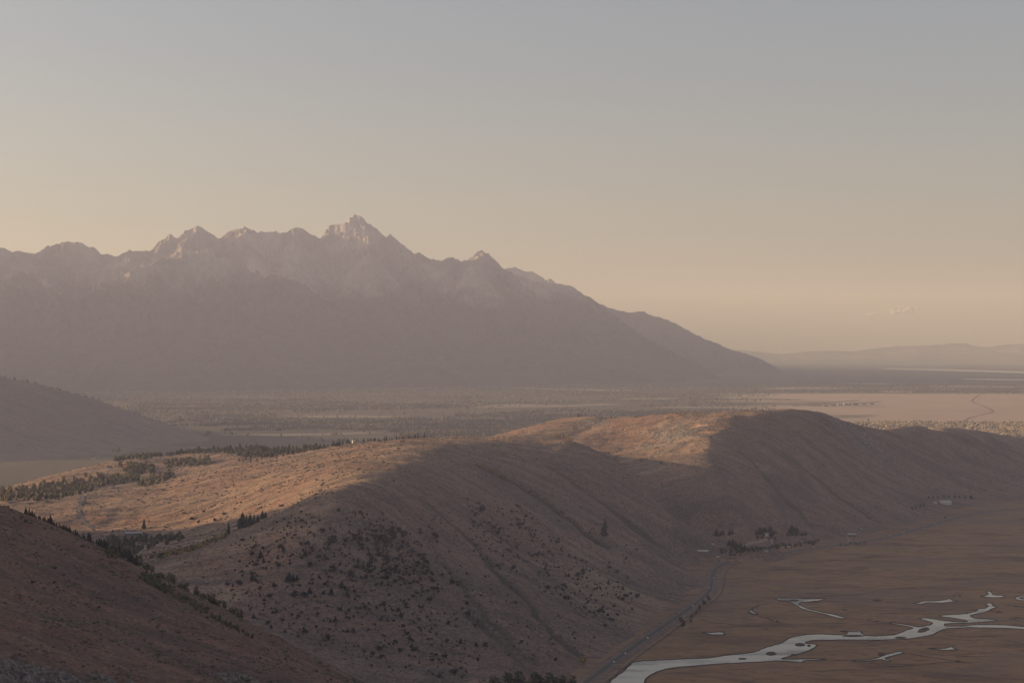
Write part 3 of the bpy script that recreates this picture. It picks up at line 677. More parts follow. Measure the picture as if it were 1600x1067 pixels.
# far lake and river flats
def far_sheet(name, pix, mat, dz, label):
    P = np.array([G(x, y, dz) for x, y in pix]); poly_mesh(name, P[:, :2], P[:, 2], mat, kind='structure', label=label)
far_sheet("lake", [(1366,575.6),(1400,575.4),(1450,576.2),(1520,578),(1600,580),(1700,582),(1700,585.5),(1600,583),(1520,580.6),(1440,578),(1390,576.8)], M["water"], 1.5, "thin pale lake below the distant hills")
far_sheet("lake", [(1500,591.5),(1560,592.3),(1640,592.8),(1640,594),(1560,593.6),(1510,592.4)], M["water"], 1.2, "pale sliver of water on the far flats")
M["gravel"] = plain("river_gravel", (.30, .25, .20), .2, .002); M["field"] = plain("pale_field", (.235, .19, .145), .2, .003)
for q in [[(1180,606.5),(1260,604.6),(1340,606),(1300,607.6),(1220,608)],[(1420,603),(1500,601.6),(1600,603.4),(1640,604),(1560,605.6),(1470,604.8)],[(1300,597.6),(1345,598.6),(1372,598.2),(1400,599.4),(1380,600.6),(1350,600),(1320,598.8)],[(1366,611.4),(1400,610.4),(1440,611.6),(1420,613),(1385,612.6)],[(800,605.4),(880,607.5),(960,609),(1000,609.6),(960,610.6),(880,608.9),(810,606.4)],
          [(1020,635),(1100,634.8),(1180,634),(1200,635.5),(1120,637.2),(1040,636.6)],[(440,649.6),(560,648.4),(640,650),(600,652),(500,652.2)],[(720,634.6),(790,631),(880,633),(940,630),(975,632),(880,635.6),(760,637)],[(330,679),(400,677.6),(480,677),(560,675),(600,676),(520,679.6),(420,681)],
          [(960,622.4),(1040,621),(1080,622),(1040,623.8),(980,623.8)],[(280,656.6),(340,654.8),(420,654),(400,655.4),(320,657.6)]]:
    far_sheet("river_flat", q, M["gravel"] if q[0][1] < 613 else M["field"], .7, "pale open flat in the distant valley")
far_sheet("runway", [(1236,633.4),(1290,628.6),(1340,624.8),(1346,625.2),(1300,629.4),(1240,634.6)], M["asphalt"], 1.0, "dark airstrip on the tan flat")
far_sheet("runway", [(1260,633.6),(1300,631.2),(1375,627),(1380,627.6),(1310,632.6),(1266,634.6)], M["asphalt"], 1.4, "dark taxiway beside the airstrip")
def far_line(name, pix, w, mat, dz, label):
    P = np.array([G(x, y) for x, y in pix]); p = resample(chaikin(P, 1, False), 60)
    v, f = ribbon(p, [-w, w], lambda x, y, k: gz(x, y) + dz); link(name, mesh_from(name, v, up(v, f), False, None, [mat]), kind='structure', label=label)
far_line("country_road", [(1531,616),(1520,624),(1518,628),(1536,634),(1554,642),(1545,646),(1520,651),(1508,656),(1505,660)], 8, M["verge"], .8, "dark winding line across the tan flat")
far_line("country_road", [(980,629.6),(1040,628),(1120,630),(1210,629),(1290,627)], 10, M["verge"], .9, "dark straight line on the flat")

# highway at the foot of the butte
HW = [(895,1083),(917,1066),(952,1039),(987,1013),(1014,995),(1040,976),(1066,959),(1086,944.5),(1103,931),(1110,921),(1112.5,908),(1114,896),(1120,887),(1138,878),(1155,874.5),(1181,871),(1209,867.5),(1237,862),(1266,857),(1294,853.5),(1331,849),
      (1358,845.5),(1387,839.5),(1419,831.5),(1450,822),(1481,812.5),(1506,806),(1537,800),(1569,796.5),(1600,794.5),(1650,792)]
hw = resample(chaikin(flatpts(HW), 2, False), 12)
def ground_up(x, y, a): return np.maximum(height(x, y), 0) + a
v, f = ribbon(hw, [-17, -12, -8, 8, 12, 17], lambda x, y, k: np.where(k in (0, 5), .05, np.full(len(x), (0, .5, 1.1, 1.1, .5, 0)[k])))
link("road_verge", mesh_from("road_verge", v, up(v, f), False, None, [M["verge"]]), kind='structure')
v, f = ribbon(hw, [-5.4, 5.4], lambda x, y, k: np.full(len(x), 1.2)); link("road", mesh_from("road", v, up(v, f), False, None, [M["asphalt"]]), kind='structure', label="grey two lane highway curving round the foot of the butte")
bv, bf, n0 = [], [], 0
for o_ in (-4.7, 4.7):
    v, f = ribbon(hw, [o_ - .3, o_ + .3], lambda x, y, k: np.full(len(x), 1.23)); bv.append(v); bf.append(up(v, f) + n0); n0 += len(v)
link("lane_marking", mesh_from("lane_marking", np.vstack(bv), np.vstack(bf), False, None, [M["lane"]]), kind='structure')
v, f = ribbon(hw[4:150], [-26, -23.2], lambda x, y, k: np.full(len(x), .5)); link("path", mesh_from("path", v, up(v, f), False, None, [M["asphalt"]]), kind='structure', label="narrow path running beside the highway")
def drape(name, pix, w, mat, label, lift=.7):
    P = [pick(x, y) for x, y in resample(np.array(pix, float), 2.0)]
    P = np.array([q for q in P if q]); keep = np.concatenate([[True], np.hypot(*np.diff(P[:, :2], axis=0).T) < 260])
    P = P[keep]; ker = np.ones(5) / 5
    Q = np.stack([np.convolve(np.pad(P[:, k], 2, mode='edge'), ker, 'valid') for k in (0, 1)], 1)
    p = resample(Q, 6); v, f = ribbon(p, [-w, -w * .4, w * .4, w], lambda x, y, k: height(x, y) + lift)
    link(name, mesh_from(name, v, up(v, f), False, None, [mat]), kind='structure', label=label)
M["old_asphalt"] = plain("old_asphalt", (.135, .118, .108), .15, .05, .8)
drape("hill_road", [(126,772),(129,778),(128,786),(124,793),(122,801),(126,809),(130,815),(138,821),(148,826)], 5, M["old_asphalt"], "short grey road bending over the sunlit slope")
drape("dirt_road", [(202,879),(206,872),(216,866.5),(223,858),(232,854),(247,853),(266,854),(281,851),(300,846),(324,845),(337,840),(352,833)], 3.4, M["dirt"], "pale dirt road curling through the shaded draw")
drape("dirt_road", [(130,775),(147,768),(166,763),(195,758)], 4, M["dirt"], "pale dirt road along the sunlit flank")
drape("dirt_road", [(270,732.5),(300,725),(330,720),(360,717)], 5, M["dirt"], "pale dirt road below the upper grove")
drape("dirt_road", [(172,713),(184,714),(194,717)], 6, M["dirt"], "pale driveway by the upper houses")
drape("dirt_road", [(1505,683),(1524,692),(1546,697),(1572,703),(1600,710)], 4, M["verge"], "faint track down the far end of the butte")
drape("dirt_road", [(1216,643.6),(1226,648),(1232,655)], 5, M["verge"], "faint track near the top of the butte")
drape("dirt_road", [(1164,854),(1172,850),(1192,846),(1209,842.5),(1210,837)], 3.5, M["dirt"], "pale driveway above the roadside hedge")
drape("dirt_road", [(1138,874),(1144,871),(1152,868)], 4, M["verge"], "short spur joining the highway")
drape("dirt_road", [(1322,847),(1330,843),(1321,840),(1332,836)], 2.5, M["dirt"], "zigzag drive up to a small house")
drape("trail", [(34,812),(70,827),(108,849),(148,873),(198,904),(258,940),(320,972)], 1.0, M["verge"], "faint pale trail just under the near spur's brow", .3)
# ---------------------------------------------------------------- vegetation
def leaf_mat(name, dark, light, var=.5):
    m, t, b = new_mat(name, .85, .15)
    oi = N(t, "ShaderNodeObjectInfo"); f = noise(t, pos(t), 3.5, 3)
    c = ramp(t, f, [(.32, dark), (.68, light)])
    c = mix(t, var, c, ramp(t, oi.outputs["Random"], [(0, (.55, .62, .55)), (.5, (1, 1, 1)), (1, (1.5, 1.3, 1.0))]), 'MULTIPLY')
    t.links.new(c, b.inputs["Base Color"]); return m
M["needles"] = leaf_mat("conifer_needles", (.018, .024, .016), (.045, .052, .032))
M["aspen_leaf"] = leaf_mat("aspen_leaves", (.085, .078, .045), (.17, .145, .075))
M["gold_leaf"] = leaf_mat("golden_leaves", (.20, .15, .05), (.36, .27, .09))
M["orange_leaf"] = leaf_mat("orange_leaves", (.26, .12, .04), (.40, .20, .07))
M["dim_leaf"] = leaf_mat("willow_leaves", (.045, .048, .028), (.095, .092, .050))
M["shrub"] = leaf_mat("shrub_leaves", (.024, .024, .020), (.058, .052, .042))
M["bark"] = plain("bark", (.075, .058, .045), .3, 6.)
M["pale_bark"] = plain("pale_bark", (.34, .31, .26), .3, 6.)

def tube(pts, rad, n=6):
    pts = np.array(pts, float); V = []; Fc = []
    for p, r in zip(pts, rad):
        a = np.arange(n) / n * 2 * math.pi; V.append(np.column_stack([p[0] + r * np.cos(a), p[1] + r * np.sin(a), np.full(n, p[2])]))
    for k in range(len(pts) - 1):
        i = np.arange(n); j = (i + 1) % n
        Fc.append(np.stack([k * n + i, k * n + j, (k + 1) * n + j, (k + 1) * n + i], 1))
    return np.vstack(V), np.vstack(Fc)
def conifer_crown(r, name, slim):         # drooping boughs in uneven whorls, unit height
    V, Fc = [], []
    for k in range(15):
        z = .10 + .84 * k / 15; R_ = slim * (1.02 - z) ** .85 * r.uniform(.75, 1.15)
        for j in range(9):
            if r.random() < .12: continue
            a = j / 9 * 6.283 + r.uniform(-.3, .3) + k; l = R_ * r.uniform(.6, 1.2); w = l * .36 + .012
            dx, dy = math.cos(a), math.sin(a); tip = z - l * r.uniform(.25, .6)
            n = len(V)
            V += [(0, 0, z + .055), (dx * l * .6 - dy * w, dy * l * .6 + dx * w, z - l * .1), (dx * l, dy * l, tip), (dx * l * .6 + dy * w, dy * l * .6 - dx * w, z - l * .1)]
            Fc.append((n, n + 1, n + 2, n + 3))
    n = len(V); V += [(.02, 0, .9), (-.012, .018, .9), (-.012, -.018, .9), (0, 0, 1.0)]
    Fc = np.array(Fc + [(n, n + 1, n + 3, n + 3)][:0]); T = np.array([(n, n + 1, n + 3), (n + 1, n + 2, n + 3), (n + 2, n, n + 3)])
    return mesh_from(name, V, [Fc, T], False, None, [M["needles"]])
def leafy_crown(r, name, mat, z0, z1, rx, n, size):
    V, Fc = [], []
    lumps = [(r.uniform(-.5, .5) * rx, r.uniform(-.5, .5) * rx, r.uniform(z0 + .2 * (z1 - z0), z1 - .15 * (z1 - z0)), r.uniform(.5, .85)) for _ in range(6)]
    for k in range(n):
        cx, cy, cz, s = lumps[k % 6]
        u = r.normal(size=3); u /= np.linalg.norm(u); q = r.uniform(.55, 1.0)
        p = np.array([cx + u[0] * rx * s * q, cy + u[1] * rx * s * q, cz + u[2] * (z1 - z0) * .38 * s * q])
        p[2] = min(max(p[2], z0 * .6), z1)
        a = r.normal(size=3); a -= a.dot(u) * u * .6; a /= np.linalg.norm(a); c = np.cross(u, a); c /= np.linalg.norm(c) + 1e-9; sz = size * r.uniform(.6, 1.3)
        i = len(V); V += [p + a * sz, p + c * sz * .8, p - a * sz * .9, p - c * sz * .8]; Fc.append((i, i + 1, i + 2, i + 3))
    return mesh_from(name, V, np.array(Fc), False, None, [mat])
r_ = np.random.default_rng(5)
tr_v, tr_f = tube([(0, 0, -.06), (0, 0, .12), (.004, 0, .5), (0, 0, .92)], [.022, .017, .010, .003])
con_trunk = mesh_from("conifer_trunk", tr_v, tr_f, True, None, [M["bark"]])
con = [conifer_crown(r_, "conifer_crown", s) for s in (.30, .36, .27, .40, .33)]
ta, fa_ = tube([(0, 0, -.06), (.005, 0, .25), (-.01, .01, .55), (.01, 0, .85)], [.020, .016, .011, .004])
tb, fb_ = tube([(-.005, 0, .40), (.10, .04, .62), (.14, .05, .75)], [.009, .006, .002]); tc_, fc_ = tube([(0, 0, .32), (-.10, -.06, .55), (-.13, -.09, .70)], [.009, .006, .002])
asp_trunk = mesh_from("aspen_trunk", np.vstack([ta, tb, tc_]), np.vstack([fa_, fb_ + len(ta), fc_ + len(ta) + len(tb)]), True, None, [M["pale_bark"]])
CR = {k: [leafy_crown(r_, "tree_crown", M[mn], .16, 1.0, .27, 150, .062) for _ in range(3)] for k, mn in (("aspen", "aspen_leaf"), ("gold", "gold_leaf"), ("orange", "orange_leaf"), ("dim", "dim_leaf"))}
SH = [leafy_crown(r_, "shrub_bush", M["shrub"], .02, 1.0, .62, 80, .16) for _ in range(5)]
SHG = [leafy_crown(r_, "shrub_bush", M["gold_leaf"], .02, 1.0, .62, 80, .16) for _ in range(2)]
count = {}
def tree(kind, p, h, label, group, wide=1.):
    if p is None or h <= 0: return
    name, cat = {"conifer": ("conifer_tree", "conifer"), "orange": ("orange_tree", "tree"), "gold": ("golden_tree", "tree"), "aspen": ("aspen_tree", "aspen"), "dim": ("green_tree", "broadleaf tree")}[kind]
    o = link(name, None, label=label, cat=cat, group=group, loc=(p[0], p[1], p[2] - .3))
    s = wide * random.uniform(.85, 1.2); o.scale = (h * s, h * s, h); o.rotation_euler = (0, 0, random.uniform(0, 6.28))
    link("trunk", con_trunk if kind == "conifer" else asp_trunk, o)
    link("crown", random.choice(con if kind == "conifer" else CR[kind]), o)
    count[name] = count.get(name, 0) + 1
    return o
def shrub(p, h, label, group, gold=False, wide=1.):
    if p is None: return
    o = link("shrub", random.choice(SHG if gold else SH), label=label, cat="shrub", group=group, loc=(p[0], p[1], p[2] - .15))
    s = h * wide * random.uniform(.8, 1.25); o.scale = (s, s, h); o.rotation_euler = (0, 0, random.uniform(0, 6.28)); count["shrub"] = count.get("shrub", 0) + 1
    return o
def mh(px, p): return px * p[1] / F if p else 0       # photo pixels to metres at a point
def inpoly(x, y, poly):
    c = False; n = len(poly)
    for i in range(n):
        (x1, y1), (x2, y2) = poly[i], poly[(i + 1) % n]
        if (y1 > y) != (y2 > y) and x < (x2 - x1) * (y - y1) / (y2 - y1) + x1: c = not c
    return c
def inpts(poly, n):
    xs = [q[0] for q in poly]; ys = [q[1] for q in poly]; out = []
    while len(out) < n:
        x, y = random.uniform(min(xs), max(xs)), random.uniform(min(ys), max(ys))
        if inpoly(x, y, poly): out.append((x, y))
    return out
def along(pts, n, jx=2., jy=1.):
    p = np.array(pts, float); s = np.concatenate([[0], np.cumsum(np.hypot(*np.diff(p, axis=0).T))])
    return [(float(np.interp(u, s, p[:, 0])) + random.uniform(-jx, jx), float(np.interp(u, s, p[:, 1])) + random.uniform(-jy, jy)) for u in np.linspace(0, s[-1], n)]
def zone(kind, pts, h0, h1, label, group, skip=0, wide=1.):
    for x, y in pts:
        p = pick(x, y, skip)
        if p and p[1] < 12000: tree(kind, p, mh(random.uniform(h0, h1), p), label, group, wide)

# conifers
for x, y, h, lab in [(225, 826, 17, "lone dark conifer at the foot of the sunlit flank"), (357, 834, 20, "dark conifer at the upper end of the golden hedge row"),
                     (944, 838, 24, "slim tall conifer standing alone low on the shaded face"), (946, 824, 16, "second slim conifer just uphill of the lone one"),
                     (176, 832, 6, "small conifer left of the long low house")]:
    p = pick(x, y); tree("conifer", p, mh(h, p), lab, None)
for x, y, h in [(379, 825, 26), (385, 823, 20), (391, 820, 18), (397, 818, 15), (403, 816, 13), (410, 811, 15), (415, 808, 9), (375, 826, 10)]:
    p = pick(x, y); tree("conifer", p, mh(h, p), "dark conifer in the clump on the shadow edge of the flank", "conifer clump on the flank", 1.45)
for x, y, h in [(407, 872, 14), (412, 880, 11), (394, 906, 17), (398, 908, 11), (452, 908, 18), (458, 908, 14), (464, 906, 10), (448, 908, 12), (428, 916, 11), (518, 930, 15), (534, 918, 14), (543, 932, 13), (484, 928, 13), (492, 935, 9), (524, 970, 11), (516, 972, 8),
                (434, 874, 10), (477, 868, 12), (488, 862, 9), (443, 862, 10), (520, 844, 11), (546, 834, 8), (396, 966, 9), (432, 957, 8), (426, 958, 7), (424, 982, 9), (446, 990, 9), (506, 928, 10), (602, 954, 7), (588, 952, 8), (575, 886, 9), (560, 880, 8), (640, 1000, 9), (700, 975, 10),
                (720, 1005, 11), (745, 1010, 9), (690, 1010, 8), (655, 950, 8)]:
    p = pick(x, y); tree("conifer", p, mh(h * .85, p), "dark conifer among the shrubs on the shaded nose", "conifers on the shaded nose", 1.5)
_D2 = np.arange(850, 1900, 2.)
def behind_spur(px, back):                # just over the brow of the near spur
    x = (px - 800) * _D2 / F; e = (nearF(x, _D2) - CAMZ) / _D2; k = int(e.argmax()); k = min(k + int(back / 2), len(_D2) - 1)
    return (float(x[k]), float(_D2[k]), float(height(x[k], _D2[k])))
for x in np.arange(38, 116, 2.6):
    p = behind_spur(x + random.uniform(-1, 1), random.uniform(14, 40)); tree("conifer", p, mh(random.uniform(11, 17), p), "dark conifer in the row behind the near spur's brow", "conifer row on the near spur")
for x in np.arange(116, 215, 3.0):
    p = behind_spur(x + random.uniform(-1.5, 1.5), random.uniform(20, 60)); tree("conifer", p, mh(random.uniform(13, 25), p), "dark conifer below the brow where the draw begins", "conifers along the lower brow")
for x, y in along([(526, 692), (545, 690)], 5, 2, .5): p = pick(x, y); tree("conifer", p, mh(random.uniform(6, 9), p), "dark conifer beside the white house on the crest", "conifers by the crest house")
for x, y in along([(570, 690), (590, 686), (612, 683), (632, 681), (655, 680), (672, 680)], 24, 1.5, .6): p = pick(x, y); tree("conifer", p, mh(random.uniform(4, 9), p), "conifer in the line along the butte's crest", "conifers along the crest")
for x, y in inpts([(240, 703), (420, 699), (430, 708), (380, 714), (350, 707), (280, 709)], 30) + inpts([(370, 703), (480, 699), (530, 694), (470, 706), (420, 715), (380, 715)], 24):
    p = pick(x, y); tree("conifer", p, mh(random.uniform(6, 11), p), "dark tree in the dense wood on the butte's back", "dense wood behind the flank", 1.5)
for x, y in inpts([(372, 719), (392, 717), (411, 716), (410, 722), (376, 724)], 9): p = pick(x, y); tree("conifer", p, mh(random.uniform(4, 7), p), "low dark tree in the clump above the long flank", "dark clump above the flank")
crest_w = [(0, 597), (30, 602), (60, 607), (100, 617), (130, 623), (160, 632), (190, 641), (220, 651), (250, 661), (280, 670), (300, 676), (330, 688)]
for k in range(46):
    px = 340 * (k / 46.) ** 1.15 + random.uniform(-3, 3); DD = np.arange(6500, 9300, 8.); x = (px - 800) * DD / F; e = (westF(x, DD) - CAMZ) / DD; i = int(e.argmax()) - random.randint(0, 8)
    p = (float(x[i]), float(DD[i]), float(westF(x[i], DD[i]))); tree("conifer", p, mh(random.uniform(2.5, 6) * (1.15 - k / 100), p), "dark conifer on the crest of the hazy western hill", "conifers on the western crest", 1.2)
for x, y, h in [(904, 647, 4), (908, 648, 3), (1204, 644, 3), (955, 652, 3)]: p = pick(x, y + 3); tree("conifer", p, mh(h + 2, p), "tiny dark tree on the far butte's skyline", "trees on the far skyline")
for x, y in along([(1118, 838), (1130, 836), (1145, 836)], 5) + along([(1184, 836), (1192, 832), (1204, 834)], 9, 3, 2) + along([(1233, 833), (1240, 831), (1246, 833)], 6) + along([(1140, 852), (1152, 858), (1160, 862)], 10, 4, 3):
    p = pick(x, y); tree("conifer", p, mh(random.uniform(7, 12), p), "dark tree by the houses at the foot of the far butte", "trees around the roadside houses", 1.6)
for x, y in along([(1425, 795), (1434, 793), (1444, 790)], 4, 1, .5) + along([(1450, 779), (1480, 777), (1500, 778), (1517, 779)], 9, 2, .6) + [(1477, 810)]:
    p = pick(x, y); tree("conifer", p, mh(random.uniform(4, 7), p), "small dark tree near the pale buildings by the marsh", "trees by the pale buildings", 1.6)
for x, y in along([(1322, 669.5), (1336, 671), (1345, 671.5), (1375, 672.5), (1390, 673.5)], 9, 3, .3):
    p = pick(x, y - 6, 6500); tree("conifer", p, mh(4.5, p), "dark tree at the near edge of the river cottonwoods", "dark trees before the cottonwoods", 1.3)
# broadleaf groves
tree("dim", L(1065, 983, 0), mh(19, L(1065, 983, 0)), "round dark tree beside the highway near the creek", None, 1.3)
zone("aspen", inpts([(0, 766), (60, 760), (110, 752), (150, 746), (190, 746), (190, 752), (140, 764), (100, 774), (60, 780), (0, 783)], 86), 8, 13, "yellow green aspen in the long grove by the gulch", "aspen grove by the gulch")
zone("aspen", inpts([(185, 727), (240, 727), (245, 738), (195, 742)], 22), 7, 11, "olive green tree beside the row of upper houses", "grove by the upper houses")
zone("aspen", inpts([(222, 750), (270, 738), (275, 741), (240, 757), (220, 757)], 18), 6, 10, "green tree at the top edge of the sunlit flank", "trees above the flank")
zone("aspen", inpts([(175, 707), (250, 709), (240, 717), (180, 716)], 26), 6, 10, "tree in the grove around the topmost houses", "top grove")
zone("aspen", inpts([(250, 721), (328, 717), (328, 724), (262, 729)], 30), 6, 10, "bushy tree in the grove under the dense wood", "middle grove")
zone("dim", inpts([(157, 845), (197, 845), (240, 839), (290, 838), (281, 845), (225, 858), (199, 872), (169, 872)], 46), 7, 13, "dim green tree in the shaded draw below the long house", "trees in the shaded draw")
zone("gold", along([(244, 870), (272, 864), (300, 858), (324, 851), (352, 838)], 34, 3, 2.5), 5, 9, "golden tree in the hedge row crossing the draw", "golden hedge row")
zone("dim", along([(216, 874), (234, 874), (252, 873)], 10, 4, 2), 6, 10, "dull green tree where the dirt road meets the draw", "trees by the dirt road")
for k in range(34):
    px = 205 + k * 5.3 + random.uniform(-2, 2); p = behind_spur(px, random.uniform(25, 110)); tree("dim" if random.random() < .6 else "aspen", p, mh(random.uniform(12, 21), p), "yellow green tree in the band along the near spur's foot", "trees along the draw", 1.2)
zone("gold", along([(747, 729), (760, 735), (769, 740), (777, 745), (785, 748), (794, 752), (802, 756)], 18, 2, 1), 4, 7, "golden bush lining the upper gully of the shaded face", "golden gully trees", 0, 1.3)
zone("dim", along([(811, 759), (818, 764), (829, 768), (844, 779), (860, 791), (875, 802), (890, 813), (902, 822)], 22, 2, 1), 3, 6, "dull bush lining the lower gully of the shaded face", "dark gully trees", 0, 1.3)
zone("gold", [(615, 747), (620, 747), (625, 748), (629, 749), (634, 750), (656, 759), (661, 760)], 3, 5.5, "golden bush near the top of the shaded nose", "golden bushes near the nose", 0, 1.3)
zone("orange", along([(869, 683), (876, 685), (884, 687), (893, 689)], 10, 2, .6), 3, 5, "rusty bush on the brow in front of the sunlit bowl", "rusty bushes on the brow", 0, 1.3)
zone("orange", [(627, 683), (631, 682)], 6, 7, "orange autumn tree among the crest conifers", "orange crest trees")
zone("aspen", [(719, 692), (737, 700), (742, 703), (762, 695), (770, 699), (779, 701), (790, 699), (806, 700), (765, 719)], 3, 5, "pale bush high on the shaded face under the crest", "pale bushes under the crest", 0, 1.3)
zone("orange", along([(861, 733), (874, 743), (895, 756), (914, 764)], 12, 3, 1), 2.5, 4.5, "rusty bush along the middle gully of the shaded face", "rusty gully bushes", 0, 1.3)
zone("dim", inpts([(765, 1082), (800, 1076), (850, 1078), (908, 1078), (905, 1092), (775, 1094)], 30), 22, 32, "dark green tree in the grove at the bottom by the highway", "grove by the highway", 0, 1.1)
zone("gold", [(818, 1074), (826, 1080), (908, 1040), (914, 1044)], 14, 20, "yellow tinged tree near the foot of the slope by the highway", "yellow trees near the highway")
zone("dim", along([(1168, 862), (1190, 860), (1210, 857), (1235, 854), (1262, 850), (1278, 848)], 30, 2, 1), 5, 8, "dark bush in the hedge between highway and fields", "roadside hedge", 0, 1.4)
zone("dim", along([(1092, 950), (1100, 946), (1106, 938), (1076, 974), (1084, 965)], 9, 2, 2), 6, 10, "dark bush between the highway and the marsh", "bushes beside the highway", 0, 1.4)
zone("dim", along([(1310, 853), (1330, 852), (1350, 852)], 8, 3, 1), 4, 6, "low dark bush on the marsh side of the highway", "bushes on the marsh edge", 0, 1.4)
# shrubs on the shaded nose and face
spots = []
A1 = inpts([(360, 850), (470, 800), (560, 800), (640, 830), (720, 900), (760, 1040), (700, 1062), (600, 1050), (430, 985), (350, 930)], 1000)
A2 = inpts([(520, 850), (600, 815), (660, 850), (680, 910), (600, 920)], 420)
A3 = inpts([(730, 780), (820, 790), (900, 870), (1000, 930), (960, 975), (830, 920), (740, 870)], 800)
A4 = inpts([(430, 790), (1000, 820), (1010, 960), (900, 1040), (720, 1062), (420, 950)], 600)
for x, y in A1 + A2 + A3 + A4:
    p = pick(x, y)
    if not p or perlin(p[0] / 60, p[1] / 60, 91) < -.35: continue
    f = 1.0 if x < 700 else .8
    spots.append((mh(random.lognormvariate(math.log(2.7 * f), .48), p), p, x))
spots.sort(key=lambda q: -q[0] / q[1][1])
for h, p, x in spots[:280]:
    if x < 720: shrub(p, h, "dark shrub dotting the shaded nose of the butte", "shrubs on the shaded nose", False, 1.1)
    else: shrub(p, h, "dark shrub dotting the streaked eastern face", "shrubs on the eastern face", False, 1.1)
for x, y in [(84, 913), (32, 812), (40, 818), (52, 912), (300, 812), (310, 818), (350, 805), (336, 815), (318, 800)]:
    p = pick(x, y); shrub(p, mh(random.uniform(4, 7), p), "single dark shrub on an otherwise bare grassy slope", "lone shrubs on bare slopes", False, 1.2)

# ---------------------------------------------------------------- uncounted growth
def clumps(name, P, hh, ww, mats, label, sides=5, seed=3, mi=None):
    P = np.asarray(P, float); n = len(P); r = np.random.default_rng(seed)
    a = np.arange(sides) / sides * 2 * math.pi
    A = a[None] + r.uniform(0, 6.28, (n, 1)); rad = ww[:, None] * r.uniform(.6, 1.25, (n, sides))
    base = np.stack([P[:, :1] + rad * .7 * np.cos(A), P[:, 1:2] + rad * .7 * np.sin(A), np.broadcast_to(P[:, 2:3] - .3, A.shape)], -1)
    mid = np.stack([P[:, :1] + rad * np.cos(A + .4), P[:, 1:2] + rad * np.sin(A + .4), P[:, 2:3] + hh[:, None] * r.uniform(.3, .7, (n, sides))], -1)
    top = np.stack([P[:, 0] + ww * r.uniform(-.2, .2, n), P[:, 1], P[:, 2] + hh], -1)[:, None]
    V = np.concatenate([base, mid, top], 1).reshape(-1, 3); m_ = 2 * sides + 1
    o = (np.arange(n) * m_)[:, None]; i = np.arange(sides)[None]; j = (i + 1) % sides
    Q = np.stack([o + i, o + j, o + sides + j, o + sides + i], -1).reshape(-1, 4); T = np.stack([o + sides + i, o + sides + j, o + 2 * sides + 0 * i], -1).reshape(-1, 3)
    me = mesh_from(name, V, [Q, T], False, None, mats)
    if mi is not None: me.polygons.foreach_set("material_index", np.concatenate([np.repeat(mi, sides), np.repeat(mi, sides)]).astype(np.int32))
    return link(name, me, kind='stuff', label=label)
def fill(name, polys, n, h0, h1, mats, label, seed, wide=.42):
    P, H = [], []
    for poly in polys:
        for x, y in inpts(poly, n):
            p = pick(x, y)
            if p and p[1] < 7000: P.append(p); H.append(mh(random.uniform(h0, h1), p))
    P = np.array(P); H = np.array(H); clumps(name, P, H, H * wide, mats, label, 7, seed, np.random.default_rng(seed).integers(0, len(mats), len(P)))
G1 = [(0, 767), (60, 761), (110, 753), (150, 747), (190, 748), (190, 754), (140, 766), (100, 776), (60, 782), (0, 785)]
fill("grove_thicket", [G1, [(30, 772), (100, 766), (150, 762), (140, 770), (60, 784)]], 150, 4, 9, [M["aspen_leaf"], M["dim_leaf"], M["dim_leaf"]], "dense undergrowth of the aspen grove by the gulch", 21)
fill("grove_thicket", [[(185, 727), (240, 727), (245, 740), (195, 744)], [(222, 752), (270, 740), (275, 743), (240, 759), (215, 759)], [(175, 708), (250, 710), (240, 718), (180, 717)], [(250, 722), (328, 718), (330, 726), (262, 731)], [(150, 750), (215, 742), (220, 752), (160, 760)]], 80, 4, 8, [M["aspen_leaf"], M["dim_leaf"], M["needles"]], "dense undergrowth of the upper groves", 22)
fill("wood_thicket", [[(235, 704), (420, 700), (430, 710), (380, 715), (350, 708), (280, 710)], [(370, 704), (480, 700), (535, 695), (470, 708), (415, 716), (378, 716)]], 230, 4, 7.5, [M["needles"], M["dim_leaf"]], "dense dark wood on the butte's back", 23, .34)
fill("draw_thicket", [[(157, 845), (197, 845), (240, 840), (290, 839), (281, 847), (225, 860), (199, 874), (169, 874)], [(216, 905), (300, 950), (380, 992), (400, 1000), (300, 940), (230, 893)]], 150, 4, 9, [M["dim_leaf"], M["aspen_leaf"]], "thick brush in the shaded draw", 24)
fill("roadside_thicket", [[(1120, 862), (1140, 850), (1165, 860), (1160, 869), (1135, 868)], [(1180, 832), (1214, 832), (1212, 843), (1180, 842)], [(1168, 858), (1280, 847), (1280, 851), (1168, 863)], [(1230, 834), (1262, 834), (1262, 838), (1230, 838)]], 45, 2, 4.5, [M["dim_leaf"], M["needles"], M["dim_leaf"]], "dark brush around the roadside houses", 26, .5)
fill("draw_thicket", [[(244, 868), (300, 855), (352, 836), (352, 841), (300, 861), (244, 875)]], 120, 3, 6, [M["gold_leaf"], M["dim_leaf"]], "brush along the golden hedge row", 25)
P = np.array([q[1] for q in spots[280:]]); hs_ = np.array([q[0] for q in spots[280:]])
clumps("scattered_shrubs", P, hs_, hs_ * .55, [M["shrub"]], "small dark shrubs scattered over the shaded slopes", 6)
n = 110000
x = rng.uniform(-1500, 1500, n); y = rng.uniform(2150, 5300, n); z = butteF(x, y)
keep = (z > 4) & (np.abs(x) < .32 * y) & (rng.random(n) < np.clip(.5 + 1.1 * fbm(x / 70, y / 70, 3, 55), .05, 1) * (1 - .55 * Field(bx0, by0, 7., east_shade_m)(x, y)))
x, y, z = x[keep], y[keep], z[keep]; h_ = rng.lognormal(math.log(1.1), .4, len(x))
ms = [plain("sagebrush", (.095, .088, .066), .3, .4), plain("dry_bunchgrass", (.20, .15, .10), .3, .4)]
